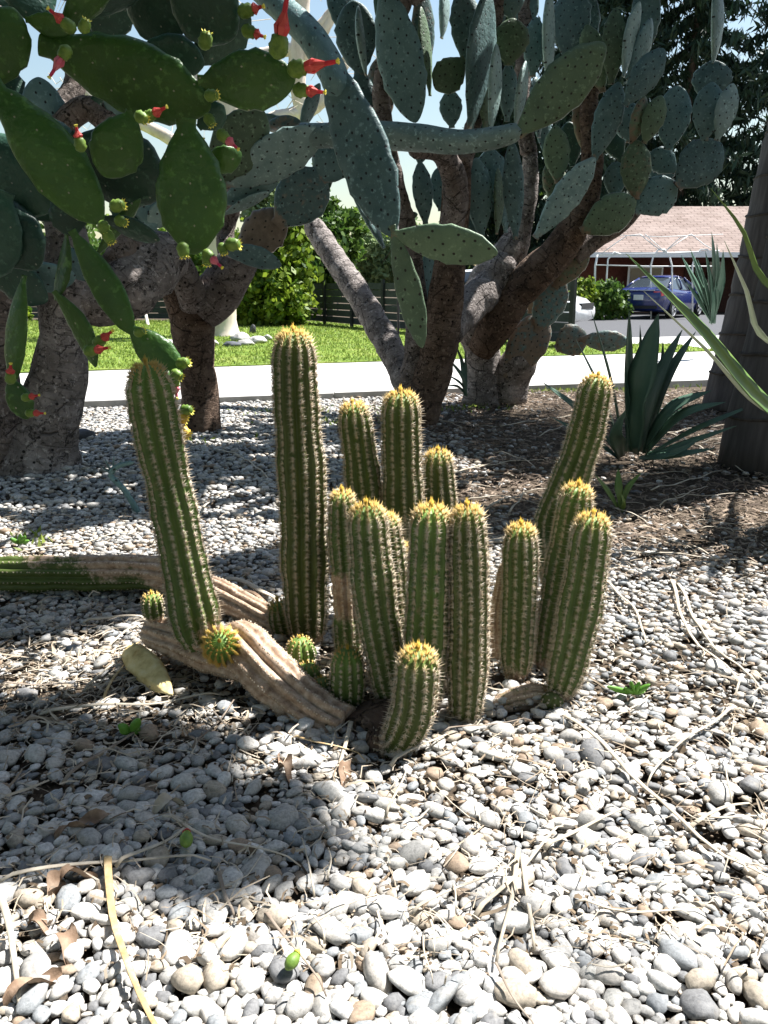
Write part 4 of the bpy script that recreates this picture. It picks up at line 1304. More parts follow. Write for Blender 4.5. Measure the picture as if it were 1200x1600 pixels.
# ---- near flowering prickly pear (green pads, red flowers)
fp = thing('flowering_prickly_pear', (-2.1, 3.1, 0), 'glossy green prickly pear with red flowers hanging in from the left', 'cactus')
limb3(fp, np.array([(-2.1, 3.1, 0), (-2.0, 3.1, .7), (-1.75, 3.05, 1.3), (-1.5, 3.0, 1.75), (-1.2, 2.95, 1.95)]), np.array([.11, .085, .07, .06, .05]), M['bark'], 'trunk', 16, .08, seed=31)
limb3(fp, np.array([(-1.75, 3.05, 1.3), (-1.5, 2.95, 1.35), (-1.25, 2.9, 1.4)]), np.array([.06, .05, .04]), M['bark'], 'limb', 12, .08, seed=32)
green = [
    ((62, 70), (330, 168), 112, (2.75, 2.65), 'pad_green', 10, 0, .03), ((310, 130), (462, 122), 88, 2.65, 'pad_green', 5, 0, .02), ((290, 186), (304, 398), 112, 2.55, 'pad_green', 12, 0, .03),
    ((208, 176), (162, 276), 82, 2.6, 'pad_green', 5), ((-20, 140), (22, 12), 84, 2.7, 'pad_green', 5), ((-10, 130), (160, 350), 96, 2.65, 'pad_green', 8),
    ((110, 220), (262, 296), 118, 2.9, 'pad_teal', 15), ((190, -40), (285, 55), 100, 3.0, 'pad_teal', 20), ((262, -50), (368, 58), 110, 2.85, 'pad_teal', 12),
    ((222, 72), (320, 100), 62, 2.95, 'pad_teal', 10), ((95, 45), (175, -40), 60, 2.8, 'pad_green', 40), ((70, 40), (30, -40), 80, 2.9, 'pad_teal', 20),
    ((120, 30), (230, -20), 50, 2.9, 'pad_teal', 50), ((40, 30), (110, 52), 40, 2.72, 'pad_green', 30), ((60, 180), (105, 260), 70, 3.0, 'pad_teal', 10),
    ((-40, 210), (80, 330), 120, 2.9, 'pad_teal', 10), ((-30, 300), (60, 420), 90, 2.85, 'pad_teal', 10), ((60, 330), (130, 250), 60, 3.0, 'pad_teal', 20),
    ((104, 366), (86, 470), 40, 2.65, 'pad_green', 62, 0, .05), ((84, 455), (150, 574), 44, 2.62, 'pad_green', 48, 0, .10), ((112, 360), (208, 524), 50, 2.6, 'pad_green', 15, 0, .03),
    ((202, 510), (282, 588), 56, 2.6, 'pad_green', 5, 0, .02), ((38, 430), (20, 600), 46, 2.75, 'pad_green', 50), ((14, 590), (44, 655), 40, 2.7, 'pad_green', 15),
    ((160, 340), (250, 375), 40, 2.75, 'pad_teal', 40), ((150, 400), (220, 310), 34, 2.8, 'pad_green', 55), ((320, 250), (378, 240), 44, 2.7, 'pad_green', 20, 0, -.25),
    ((300, 100), (390, 20), 70, 3.0, 'pad_teal', 15), ((310, 200), (350, 165), 44, 2.75, 'pad_teal', 10), ((150, 160), (200, 60), 70, 3.1, 'pad_teal', 20), ((10, 300), (-30, 440), 90, 2.8, 'pad_teal', 10),
    ((100, 290), (112, 370), 60, 2.75, 'pad_teal', 20), ((20, 40), (-20, -40), 80, 3.0, 'pad_teal', 10)]
chain(fp, green)
for a_ in [(108, 72, 2.55, 235, 24, 1.2, 'petal_pink'), (118, 50, 2.6, 140, 24, .8, 'petal'), (432, 92, 2.58, 74, 36, 1.2, 'petal'), (450, 110, 2.58, 5, 32, 1.4, 'petal'), (458, 140, 2.58, -8, 26, .9, 'petal'),
           (225, 186, 2.52, 20, 22, .9, 'petal'), (128, 238, 2.5, 95, 22, .6, 'petal'), (340, 205, 2.6, -40, 22, .8, 'petal_pink'), (316, 250, 2.6, 80, 16, .8, 'petal'),
           (318, 392, 2.5, -40, 20, .9, 'petal_pink'), (132, 550, 2.55, 10, 22, .9, 'petal'), (148, 540, 2.6, 35, 22, .8, 'petal'), (270, 585, 2.55, -80, 22, .6, 'petal_pink'),
           (16, 600, 2.6, 75, 20, .6, 'petal'), (34, 622, 2.6, 10, 16, .8, 'petal'), (40, 645, 2.6, 0, 16, .9, 'petal'), (372, 20, 2.8, 10, 26, .5, 'petal'), (378, 45, 2.8, -20, 24, .5, 'petal')]:
    u, v, Y, an, sz, fl, fm = a_
    fruit(fp, u, v, Y, an, sz, fl, fmat=fm)
for a_ in [(128, 52, 2.55, 60, 22), (318, 78, 2.7, 70, 26), (320, 150, 2.58, 0, 22), (212, 178, 2.5, -30, 22), (172, 324, 2.5, 10, 24), (180, 342, 2.5, -20, 20), (164, 360, 2.5, -60, 22), (158, 345, 2.5, -70, 22),
           (284, 378, 2.48, -80, 24), (352, 382, 2.5, 0, 24), (276, 570, 2.55, 15, 22), (268, 580, 2.52, -30, 20), (325, 395, 2.5, -95, 20), (282, 640, 2.55, 0, 20), (210, 522, 2.55, 20, 18), (322, 178, 2.6, -60, 20), (345, 380, 2.5, -70, 18)]:
    fruit(fp, *a_)
for a_ in [(272, 648, 2.55, -20, 22), (276, 668, 2.55, -30, 24)]:
    fruit(fp, *a_, ripe=True)
limb(fp, [(258, 580, 2.58, 14), (270, 640, 2.58, 12), (272, 672, 2.58, 10)], M['pad_green'], 'stalk', 8, .04, age=0)

# ================================================================== AGAVES, YUCCA, PALMS
ag = thing('agave', G(985, 722), 'dark blue-green agave with broad upright sword leaves beside the palm', 'agave')
by = 5.2
for (bu, bv, pts, wd, fold, roll) in [
    (985, 705, [(980, 600, by), (983, 484, by)], 26, .3, 20), (990, 708, [(1002, 610, by - .05), (1029, 490, by)], 48, .35, -10), (1000, 706, [(1024, 610, by), (1066, 515, by)], 34, .3, -20),
    (1004, 706, [(1040, 600, by), (1087, 518, by)], 30, .3, -25), (994, 700, [(1000, 600, by + .1), (1000, 508, by + .1)], 14, .3, 0), (1006, 690, [(1030, 600, by + .1), (1036, 530, by + .1)], 14, .3, 0),
    (975, 705, [(955, 600, by - .05), (924, 486, by - .1)], 17, .3, 40), (972, 708, [(940, 615, by), (897, 525, by)], 14, .3, 40), (968, 712, [(920, 655, by - .1), (846, 596, by - .15)], 18, .3, 20),
    (966, 716, [(930, 690, by - .2), (862, 652, by - .3)], 14, .3, 10), (1004, 705, [(1050, 640, by - .15), (1112, 610, by - .2)], 26, .35, -10), (1008, 708, [(1065, 650, by - .2), (1134, 628, by - .3)], 22, .35, -10),
    (1010, 712, [(1090, 670, by - .2), (1184, 630, by - .25)], 12, .3, -10), (1006, 715, [(1080, 690, by - .3), (1152, 665, by - .4)], 12, .3, 0), (1004, 718, [(1060, 705, by - .35), (1100, 680, by - .45)], 18, .35, 0),
    (970, 715, [(965, 680, by - .3), (978, 640, by - .45)], 26, .35, 0), (998, 716, [(1050, 712, by - .3), (1120, 700, by - .4)], 14, .3, 0)]:
    blade(ag, [(bu, bv, by), *pts], wd, M['agave'], 'leaf', fold, roll)
pup = thing('agave_pup', G(968, 800), 'small bright green agave offset in front of the big agave', 'agave')
for pts, wd in [([(968, 798, 4.0), (950, 770, 3.95), (930, 742, 3.9)], 12), ([(968, 798, 4.0), (966, 765, 4.0), (966, 732, 4.05)], 13), ([(970, 798, 4.0), (980, 765, 4.0), (1002, 738, 4.0)], 10), ([(972, 800, 3.95), (974, 785, 3.9), (970, 770, 3.9)], 8)]:
    blade(pup, pts, wd, M['agave_green'], 'leaf', .35, 10)
pl = thing('strap_leaf_plant', G(742, 622), 'thin strappy leaves growing against the pale cactus trunk', 'plant')
for pts, wd in [([(728, 618, 7.6), (722, 590, 7.5), (700, 560, 7.4)], 9), ([(730, 618, 7.6), (720, 600, 7.5), (700, 586, 7.4)], 6), ([(730, 620, 7.6), (716, 605, 7.5), (698, 602, 7.4)], 6), ([(726, 618, 7.6), (722, 570, 7.7), (710, 535, 7.7)], 8), ([(728, 618, 7.6), (727, 580, 7.7), (726, 540, 7.7)], 6)]:
    blade(pl, pts, wd, M['agave'], 'leaf', .35, 10)

# yucca standing just outside on the right; its lower leaves reach into view
yu = thing('yucca', (2.30, 3.95, 0), 'yucca with long stiff yellow-green leaves reaching in from the right edge', 'yucca')
limb3(yu, np.array([(2.3, 3.95, 0), (2.28, 3.9, .5), (2.25, 3.8, 1.0), (2.25, 3.8, 1.3)]), np.array([.15, .12, .11, .08]), M['palm_trunk'], 'trunk', 14, .08)
for z0, pts, wd, mt, fo, ro in [(.42, [(1212, 647, 3.35), (1090, 510, 3.15), (978, 396, 3.05)], 30, 'agave_green', .4, 0), (.40, [(1195, 642, 3.65), (1100, 545, 3.5), (1006, 455, 3.45)], 20, 'agave_glare', .5, 50),
                                (.75, [(1200, 535, 3.55), (1165, 455, 3.45), (1132, 376, 3.4)], 24, 'agave_glare', .4, 60), (.9, [(1205, 450, 3.55), (1160, 360, 3.45), (1110, 294, 3.4)], 12, 'agave_green', .4, -20),
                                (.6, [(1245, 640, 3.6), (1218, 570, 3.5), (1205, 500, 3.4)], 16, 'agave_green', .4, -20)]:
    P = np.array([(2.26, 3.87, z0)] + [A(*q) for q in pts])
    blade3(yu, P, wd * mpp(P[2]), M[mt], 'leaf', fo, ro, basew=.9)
r_ = np.random.default_rng(2)
c = np.array((2.25, 3.8, 1.25))
for i in range(60):
    az = 2.4 * i; el = r_.uniform(-.4, 1.25)
    d = np.array([math.cos(az) * math.cos(el), math.sin(az) * math.cos(el), math.sin(el)])
    if d[0] < -.05: continue
    l = .85 * r_.uniform(.75, 1.1)
    blade3(yu, np.array([c, c + d * l * .5 + [0, 0, .03], c + d * l - [0, 0, .10 * l]]), .085, M['agave_green'], 'leaf', .3, 0, basew=.8, step=l / 6)
# small yucca behind the palm
y2 = thing('yucca', G(1120, 510), 'small yucca of upright sword leaves behind the palm trunk', 'yucca')
for tu, tv, wd in [(1064, 398, 13), (1078, 388, 13), (1090, 405, 11), (1102, 392, 12), (1112, 362, 14), (1120, 380, 13), (1072, 440, 12), (1130, 390, 12), (1085, 420, 10), (1108, 418, 12)]:
    q = tu + (1112 - tu) * .5
    blade(y2, [(1113, 505, 12.5), (q + 4, (tv + 500) / 2 + 8, 12.4), (tu, tv, 12.3)], wd, M['agave'], 'leaf', .35, 15, basew=.7)


def palm(name, base, top, r0, r1, label, fronds, seed, flen=1.9, rings_every=.34):
    p = thing(name, base, label, 'palm tree', 'palms at the right edge')
    base, top = np.array(base, float), np.array(top, float)
    H = top[2]
    s = np.arange(0, 1.0001, .012)
    P = base + (top - base) * s[:, None]
    r = r1 + (r0 - r1) * np.exp(-s * H / .55) - .01 * s * H
    ph = (s * H) / rings_every
    r = r * (1 + .022 * (ph % 1) ** 3) - np.where((ph % 1) < .06, .012, 0)
    n = 30
    th = np.linspace(0, 2 * np.pi, n, endpoint=False)
    V = P[:, None, :] + np.stack([np.cos(th), np.sin(th), np.zeros(n)], 1)[None] * r[:, None, None]
    V[..., :2] += (.006 * hash3(V, 8, seed))[..., None]
    F = [tuple(f) for f in quad_grid(len(s), n)] + [tuple(range(n))[::-1], tuple(range((len(s) - 1) * n, len(s) * n))]
    tk = mesh_obj('trunk', V.reshape(-1, 3), F, M['palm_trunk'], p, True)
    k = 0
    while (k + 1) * rings_every < H * .92:
        z = (k + 1) * rings_every + .02 * math.sin(k * 3 + seed)
        c = base + (top - base) * (z / H)
        rr = np.interp(z / H, s, r) + .003
        tt = np.linspace(0, 2 * np.pi, 30)
        pts = np.stack([c[0] + np.cos(tt) * rr, c[1] + np.sin(tt) * rr, c[2] + .012 * np.sin(tt * 2 + k) + .006 * np.sin(tt * 5 + k * 2)], 1)
        V, F, _ = tube_mesh(pts, np.full(30, .011), 6)
        mesh_obj('leaf_scar', V, F, M['palm_scar'], tk, True)
        k += 1
    r_ = np.random.default_rng(seed)
    for i, (az, el) in enumerate(fronds):
        d = np.array([math.cos(R(az)), math.sin(R(az)), 0])
        t = np.linspace(0, 1, 14)
        l = flen * r_.uniform(.85, 1.1)
        Q = top + d * (np.cos(R(el)) * t * l * (1 - .15 * t))[:, None] + np.array([0, 0, 1.0]) * (math.sin(R(el)) * t * l - .75 * l * t ** 2.2)[:, None]
        mb = MB()
        mb.tube(Q, np.linspace(.022, .004, 14), 5)
        side = np.array([-d[1], d[0], 0])
        for q in np.linspace(.16, .98, 34):
            c = np.array([np.interp(q, t, Q[:, j]) for j in range(3)])
            ll = .46 * math.sin(math.pi * min(.97, q * .8 + .2)) + .05
            for sg in (-1, 1):
                e = c + side * sg * ll * .85 + d * ll * .35 - np.array([0, 0, .35 * ll]) * r_.uniform(.6, 1.4)
                w_ = np.array([d[0], d[1], .2]) * .016
                m_ = (c + e) / 2 + [0, 0, .02]
                mb.add([c - w_ * .5, c + w_ * .5, m_ + w_, e, m_ - w_], [(0, 1, 2, 4), (4, 2, 3)])
        mb.build('frond', M['frond'], p, False)
    return p


pb_ = G(1172, 640)
palm('palm_tree', (pb_[0] + .04, pb_[1], 0), (pb_[0] + .62, pb_[1] + .1, 5.4), .47, .42, 'dark ringed palm trunk standing behind a second palm', [(i * 27 + 8, 20 + 30 * ((i * 7) % 3) - 10) for i in range(13)], 41, 1.9)
palm('palm_tree', (2.47, 5.05, 0), (3.7, 5.2, 14.0), .36, .32, 'dark palm trunk with smooth base in front of the other palm', [(i * 33 + 20, 15 + 30 * ((i * 5) % 3) - 10) for i in range(11)], 43, 2.0)

# metal stake by the middle tree
sk = MB(); p0, p1 = G(626, 612), A(621, 330, 7.9)
p0 = np.array([p1[0] + .02, 7.9, 0])
sk.tube([p0, p1], .010, 8)
tag(sk.build('garden_stake', M['metal_dark'], None, True, loc=p0), 'thin dark metal stake standing beside the brown cactus trunk', 'stake')

# ================================================================== BACKGROUND
# ---- board fence
def fence(a, b, label, h=1.22, nb=6, group='dark board fences'):
    a, b = np.array(a, float), np.array(b, float)
    L = np.linalg.norm(b - a); d = (b - a) / L; rz = math.atan2(d[1], d[0])
    f = thing('board_fence', (*a, 0), label, 'fence', group)
    npan = max(2, int(round(L / 1.75)))
    bh = (h - .16) / nb
    for i in range(npan):
        c = a + d * (L * (i + .5) / npan)
        for k in range(nb):
            mb = MB().box((c[0], c[1], .14 + bh * (k + .5)), (L / npan - .02, .03, bh - .022), rz)
            mb.build('board', M['fence'], f)
    nv = np.array([d[1], -d[0]]) * (1 if d[1] < 0 else 1)
    for i in range(npan + 1):
        c = a + d * (L * i / npan) - np.array([-d[1], d[0]]) * .05
        MB().box((c[0], c[1], h / 2 + .02), (.10, .06, h + .06), rz).build('post', M['fence_post'], f)
    return f


fence(FA, FB, 'dark grey horizontal board fence running along the lawn towards the white car')
fence((-13.5, 27.0), FA + [-.15, .1], 'dark board fence at the back of the lawn behind the low shrubs')

# ---- trees and shrubs
def tree(name, label, base, blobs, n, size, mat, trunk=None, trunk_r=.12, group='background trees and shrubs', seed=0, elong=1.7, cat='tree', tm='dark_bark', droop=None, shell=.45):
    t = thing(name, base, label, cat, group)
    base = np.array(base, float)
    top = np.array(blobs[0][:3], float) if trunk is None else np.array(trunk, float)
    mp = (base + top) / 2 + [.1 * math.sin(seed), .05, 0]
    limb3(t, np.array([base, mp, top]), np.array([trunk_r, trunk_r * .8, trunk_r * .4]), M[tm], 'trunk', 9, .08, seed=seed)
    r_ = np.random.default_rng(seed)
    for i in range(4):
        bl = blobs[i % len(blobs)]
        e = np.array(bl[:3]) + r_.normal(0, .5, 3) * np.array(bl[3:6])
        limb3(t, np.array([mp, (mp + e) / 2 + [0, 0, .1], e]), np.array([trunk_r * .5, trunk_r * .3, trunk_r * .12]), M[tm], 'branch', 6, .05, .3, seed + i)
    crown(t, blobs, n, size, M[mat], seed, elong, droop=droop, shell=shell)
    return t


def ab(u, v, Y, ru, rv, ry=None):
    """ellipsoid blob given by its picture centre and half sizes in px at distance Y"""
    p = A(u, v, Y); k = mpp(p)
    return (*p, ru * k, ry or ru * k, rv * k)


tree('hedge_shrub', 'tall yellow-green sunlit leafy hedge beside the fence corner', G(425, 505), [ab(445, 400, 23.5, 42, 80), ab(400, 430, 23.3, 40, 70), ab(430, 470, 23, 52, 42), ab(385, 480, 23, 30, 30), ab(455, 345, 23.8, 24, 40)], 9000, .13, 'hedge', seed=1, cat='shrub')
tree('dark_tree', 'dark green tree rising behind the board fence', (-2.0, 31, 0), [ab(510, 400, 31, 42, 60), ab(540, 370, 31.5, 30, 50), ab(490, 430, 30.5, 40, 40), ab(520, 340, 32, 20, 30)], 6500, .16, 'leaf_mid', seed=2)
tree('olive_tree', 'pale grey-green tree far beyond the fence', (-.6, 46, 0), [ab(578, 400, 46, 34, 44), ab(600, 420, 46, 30, 30), ab(560, 425, 46, 26, 26)], 4500, .2, 'leaf_pale', seed=3)
tree('small_tree', 'young tree with thin pale stem against the back fence', G(232, 512), [ab(228, 455, 25, 30, 16), ab(250, 440, 25, 24, 14), ab(205, 470, 25, 16, 12)], 700, .11, 'hedge', trunk_r=.05, seed=4, tm='pale_bark')
tree('small_shrub', 'small yellow-green bush on the lawn left of the thick trunk', G(44, 506), [ab(44, 484, 24, 14, 14), ab(40, 496, 24, 10, 8)], 350, .11, 'hedge', trunk_r=.03, seed=5, cat='shrub')
tree('garden_tree', 'sunlit green tree behind the left cactus trunks', (-8.5, 33, 0), [ab(160, 420, 33, 60, 40), ab(110, 440, 33, 40, 26), ab(230, 400, 33, 50, 40), ab(300, 430, 33, 40, 36)], 6000, .17, 'leaf_mid', seed=6)
tree('garden_tree', 'pale leafy tree showing through the gap beside the hanging pad', (-3.6, 40, 0), [ab(440, 270, 40, 40, 40), ab(470, 330, 40, 40, 40), ab(420, 330, 40, 40, 30)], 3500, .18, 'leaf_pale', seed=16)
tree('street_shrub', 'yellow-green bush beside the white arbour post', G(895, 497), [ab(892, 470, 28, 26, 24), ab(912, 458, 28, 20, 20), ab(880, 488, 27.8, 18, 14)], 2600, .11, 'hedge', seed=7, cat='shrub', trunk_r=.05)
tree('house_shrub', 'dark green bush under the white arbour beside the blue car', G(952, 498), [ab(945, 468, 28.4, 24, 26), ab(968, 478, 28.6, 16, 20), ab(930, 480, 28.2, 18, 20)], 2800, .11, 'leaf_mid', seed=8, cat='shrub', trunk_r=.05)
tree('garden_tree', 'bright green tree peeking over the house roof', (12.5, 44, 0), [ab(1000, 345, 44, 28, 18), ab(985, 360, 44, 20, 16)], 2200, .18, 'hedge', seed=9)


def conifer(label, base, H, Rm, n, seed, z0=.18):
    t = thing('conifer', base, label, 'tree', 'tall conifers behind the house')
    base = np.array(base, float)
    limb3(t, np.array([base, base + [0, 0, H * .5], base + [0, 0, H]]), np.array([.3, .2, .03]), M['dark_bark'], 'trunk', 10, .05, seed=seed)
    r_ = np.random.default_rng(seed)
    C = []
    nb = 110
    for i in range(nb):
        f = (i + .5) / nb
        z = H * (z0 + (1 - z0) * f)
        l = Rm * (1 - f) ** .75 * r_.uniform(.65, 1.1) + .15
        az = i * 2.399 + r_.normal(0, .2)
        q = r_.random(n // nb) ** .7
        d = np.array([math.cos(az), math.sin(az)])
        pts = np.stack([base[0] + d[0] * q * l, base[1] + d[1] * q * l, base[2] + z - .35 * q * l - r_.random(len(q)) ** 2 * .7 * q], 1)
        pts[:, :2] += r_.normal(0, .24, (len(q), 2)) * (.4 + q)[:, None]
        C.append(pts)
    V, F = leaf_quads(np.vstack(C), .17, 4.6, seed, droop=(0, 0, -.6))
    mesh_obj('crown', V, F, M['leaf_dark'], t, False)


conifer('dark conifer with drooping branches behind the right cactus tree', (12.0, 52, 0), 25, 5.6, 20000, 61)
conifer('second dark conifer between the cactus pads and the palm', (18.0, 53, 0), 27, 5.8, 20000, 62)
conifer('dark conifer rising beyond the palm trunks', (24.5, 54, 0), 26, 5.8, 14000, 63)
conifer('slim dark conifer seen through the raised pads', (7.3, 54, 0), 19, 4.2, 12000, 64)

# pale-barked bare tree on the lawn
pt = thing('pale_tree', G(348, 530), 'bare pale-barked tree with sunlit white trunk on the lawn', 'tree')
Yp = 18.2
limb(pt, [(352, 536, Yp, 66), (349, 515, Yp, 46), (347, 470, Yp, 42), (345, 380, Yp, 40), (352, 280, Yp, 38), (358, 180, Yp, 38), (356, 90, Yp, 36), (340, -20, Yp, 34)], M['pale_bark'], 'trunk', 16, .06, seed=51)
for pts in [[(355, 150, Yp, 26), (400, 90, Yp, 20), (470, 70, Yp, 16), (540, -10, Yp, 12)], [(352, 250, Yp, 24), (420, 190, Yp, 22), (490, 170, Yp, 18), (530, 120, Yp, 16), (560, 40, Yp, 12)],
            [(470, 180, Yp, 20), (464, 110, Yp, 28), (468, 60, Yp, 26), (474, -20, Yp, 24)], [(464, 100, Yp, 16), (500, 60, Yp, 16), (530, 0, Yp, 14)], [(350, 200, Yp, 24), (300, 120, Yp, 20), (240, 60, Yp, 16), (180, -20, Yp, 12)],
            [(347, 300, Yp, 22), (270, 220, Yp, 20), (140, 150, Yp, 16), (95, 60, Yp, 12)], [(420, 190, Yp, 12), (450, 175, Yp, 9), (500, 145, Yp, 5)], [(330, 260, Yp, 14), (230, 280, Yp, 10), (130, 230, Yp, 8)]]:
    limb(pt, pts, M['pale_bark'], 'branch', 10, .08, seed=52 + len(pts))
r_ = np.random.default_rng(5)
mb = MB()
for i in range(130):
    u = r_.uniform(60, 600); v = r_.uniform(-20, 240)
    p = A(u, v, Yp + r_.normal(0, .5)); q = p + r_.normal(0, .28, 3); w_ = q + r_.normal(0, .22, 3)
    mb.tube([p, q, w_], [.008, .006, .003], 4)
tw = mb.build('twigs', M['pale_bark'], pt, False)
tw['kind'] = 'stuff'
# stones around its foot
for i, (u, v, wpx, hpx, mt) in enumerate([(232, 530, 30, 16, 'rock_dark'), (255, 536, 46, 14, 'rock'), (375, 528, 34, 14, 'rock'), (402, 532, 40, 12, 'rock'), (385, 536, 30, 10, 'rock'), (330, 536, 26, 12, 'rock'), (418, 528, 22, 10, 'rock'), (362, 538, 30, 10, 'rock_dark'), (395, 516, 12, 14, 'metal_dark')]):
    p = G(u, v + hpx * .35, .07); k_ = mpp(p)
    V, F = rock_mesh(p + [0, 0, hpx * k_ * .35], (wpx * k_, wpx * k_ * .7, hpx * k_ * 1.15), i + .7)
    lab = ['dark boulder on the lawn edge beside a white one', 'flat white boulder on the lawn beside a dark one', 'pale stone ringing the pale tree trunk', 'pale stone ringing the pale tree trunk', 'pale stone ringing the pale tree trunk', 'pale stone ringing the pale tree trunk', 'pale stone ringing the pale tree trunk', 'dark stone in the ring around the pale tree', 'dark spike-shaped stone on the ring of pale stones'][i]
    tag(mesh_obj('boulder', V, F, M[mt], None, False, loc=p), lab, 'stone', 'stones round the pale tree')

# far tree line closing the horizon
for i in range(15):
    x = -34 + i * 4.6 + 1.2 * math.sin(i * 3.1); y = 56 + 5 * math.sin(i * 1.7); h = 6.4 + 1.6 * math.sin(i * 2.3)
    tree('street_tree', ['round dark green tree in the far row beyond the fence', 'round yellow-green tree in the far row beyond the fence', 'round pale grey-green tree in the far row beyond the fence'][i % 3], (x, y, 0), [(x, y, h * .6, 2.6, 2.2, h * .38), (x + 1.2, y, h * .45, 1.8, 1.8, h * .3), (x - 1.3, y, h * .42, 1.8, 1.8, h * .3)], 1500, .34, ['leaf_mid', 'hedge', 'leaf_pale'][i % 3], seed=70 + i, group='far trees along the street', trunk_r=.2)

# big unseen trees added around the viewer to block light from the open sky
for (x, y, bl, lab, sd) in [(-6.0, -1.5, [(-5.4, -1, 6.2, 3.6, 3.6, 2.6), (-3.4, -.4, 6.6, 2.6, 2.8, 1.8), (-6.5, 2, 5.6, 2.8, 2.8, 2.2), (-7, -3, 5, 3, 3, 2.6)], 'broad unseen tree added left of the gravel bed to cut sky light', 91),
                            (0.5, -6.5, [(.5, -6, 6.5, 4, 3.4, 2.8), (-2.5, -5, 6.5, 3, 3, 2.4), (3.4, -5.5, 6, 3, 3, 2.4), (0, -3.2, 7.4, 3, 2.2, 1.8)], 'broad unseen tree added behind the viewer to cut sky light', 92),
                            (7.5, -3.5, [(7, -3.4, 5.5, 3.2, 3.2, 2.6), (5, -4, 5, 2.6, 2.6, 2.2), (9, -1.5, 4.5, 2.4, 2.4, 2)], 'broad unseen tree added right of the viewer to cut sky light', 93)]:
    tree('added_shade_tree', lab, (x, y, 0), bl, 7000, .42, 'leaf_mid', seed=sd, group='added sky-blocking trees around the bed', trunk_r=.3, shell=.2)

bo = bpy.data.objects['added_shade_tree.002']
limb3(bo, np.array([(7.3, -3.4, 3.6), (6.2, -1.2, 5.2), (4.6, 1.6, 5.9), (3.3, 3.3, 6.1), (2.0, 3.7, 6.1)]), np.array([.10, .06, .024, .012, .008]), M['dark_bark'], 'added_bough', 8, .05)  # unseen limb and leaf clumps added to cast shade on the lower-left gravel
crown(bo, [(2.90, 3.34, 6, .20, .16, .12), (2.70, 3.42, 6, .28, .24, .14), (2.50, 3.52, 6, .34, .34, .14), (2.2, 3.58, 6, .34, .36, .14), (1.9, 3.6, 6, .34, .36, .14)], 5600, .12, M['leaf_mid'], 95, shell=0)

# ---- house
hs = thing('house', (13.5, 36.5, 0), 'brick bungalow with a low pinkish shingle roof behind the blue car', 'house')
hx0, hx1, hy0, hy1 = 8.6, 30, 36.0, 46
MB().box(((hx0 + 14) / 2 , (hy0 + hy1) / 2 + .6, 1.2), (14 - hx0, hy1 - hy0 - 1.2, 2.4)).build('wall', M['brick'], hs)
MB().box((22.02, (hy0 + hy1) / 2 + .9, 1.2), (16, hy1 - hy0 - 1.8, 2.4)).build('wall', M['dark_wood'], hs)
rf = mesh_obj('roof', [(hx0 - .9, hy0 - .9, 2.42), (hx1, hy0 - .9, 2.42), (hx1, 41, 4.75), (hx0 + 3.4, 41, 4.75), (hx0 - .9, 47, 2.42), (hx1, 47, 2.42)], [(0, 1, 2, 3), (0, 3, 4), (3, 2, 5, 4)], M['roof'], hs, False)
MB().box(((hx0 + hx1) / 2 - .45, hy0 - .93, 2.36), (hx1 - hx0 + .9, .06, .2)).build('fascia', M['white_paint'], rf)
MB().box(((hx0 + hx1) / 2 - .45, hy0 - .4, 2.30), (hx1 - hx0 + .9, 1.0, .04)).build('soffit', M['dark_wood'], rf)
d_ = MB().box((13.55, hy0 + 1.18, 1.05), (.95, .05, 2.1)).build('door', M['dark_wood'], hs)
MB().box((13.88, hy0 + 1.13, 1.0), (.05, .06, .05)).build('handle', M['rim'], d_)
MB().box((14.55, hy0 + 1.47, 1.15), (.6, .05, 2.0)).build('panel', M['cream'], hs)
wn = MB().box((11.2, hy0 + .57, 1.45), (1.5, .06, 1.0)).build('window', M['white_paint'], hs)
MB().box((11.2, hy0 + .53, 1.45), (1.34, .04, .84)).build('pane', M['glass'], wn)
for x in (16.2, 19.4):
    MB().box((x, hy0 - .5, 1.17), (.12, .12, 2.26)).build('post', M['cream'], hs)
wn = MB().box((17.4, hy0 + 1.47, 1.45), (1.6, .06, 1.0)).build('window', M['white_paint'], hs)
MB().box((17.4, hy0 + 1.43, 1.45), (1.44, .04, .84)).build('pane', M['glass'], wn)

# ---- white metal arbour
ar = thing('garden_arbour', (9.4, 29.2, 0), 'white tubular metal arbour with round arches in front of the house', 'arbour')
Ya = 29.0
def wp(u, v): return A(u, v, Ya)
def bar(pts, r, nm): MB().tube([wp(*q) for q in pts], r * .7, 6).build(nm, M['white_paint'], ar, True)
bar([(928, 502), (930, 415), (934, 398)], .05, 'post')
bar([(946, 500), (948, 430), (950, 405), (960, 394), (972, 398)], .04, 'arch')
arch = lambda u0, u1, v0: [(u0, v0), (u0, 415), (u0 + (u1 - u0) * .12, 400), (u0 + (u1 - u0) * .35, 390), (u0 + (u1 - u0) * .65, 390), (u0 + (u1 - u0) * .88, 400), (u1, 415), (u1, v0)]
bar(arch(1017, 1050, 500), .04, 'arch')
bar(arch(1082, 1118, 500), .04, 'arch')
bar([(932, 414), (1010, 416), (1120, 416)], .03, 'rail')
bar([(934, 398), (1030, 396), (1124, 392)], .04, 'rail')
bar([(936, 366), (1030, 370), (1130, 366)], .018, 'rail')
zz = [(940, 396), (962, 380), (980, 368), (1000, 366), (1022, 384), (1040, 395)]
bar(zz, .022, 'brace'); bar([(1038, 394), (1062, 372), (1080, 366), (1100, 382), (1120, 393)], .022, 'brace')
bar([(1008, 366), (1042, 396)], .02, 'brace'); bar([(1076, 368), (1034, 396)], .02, 'brace')

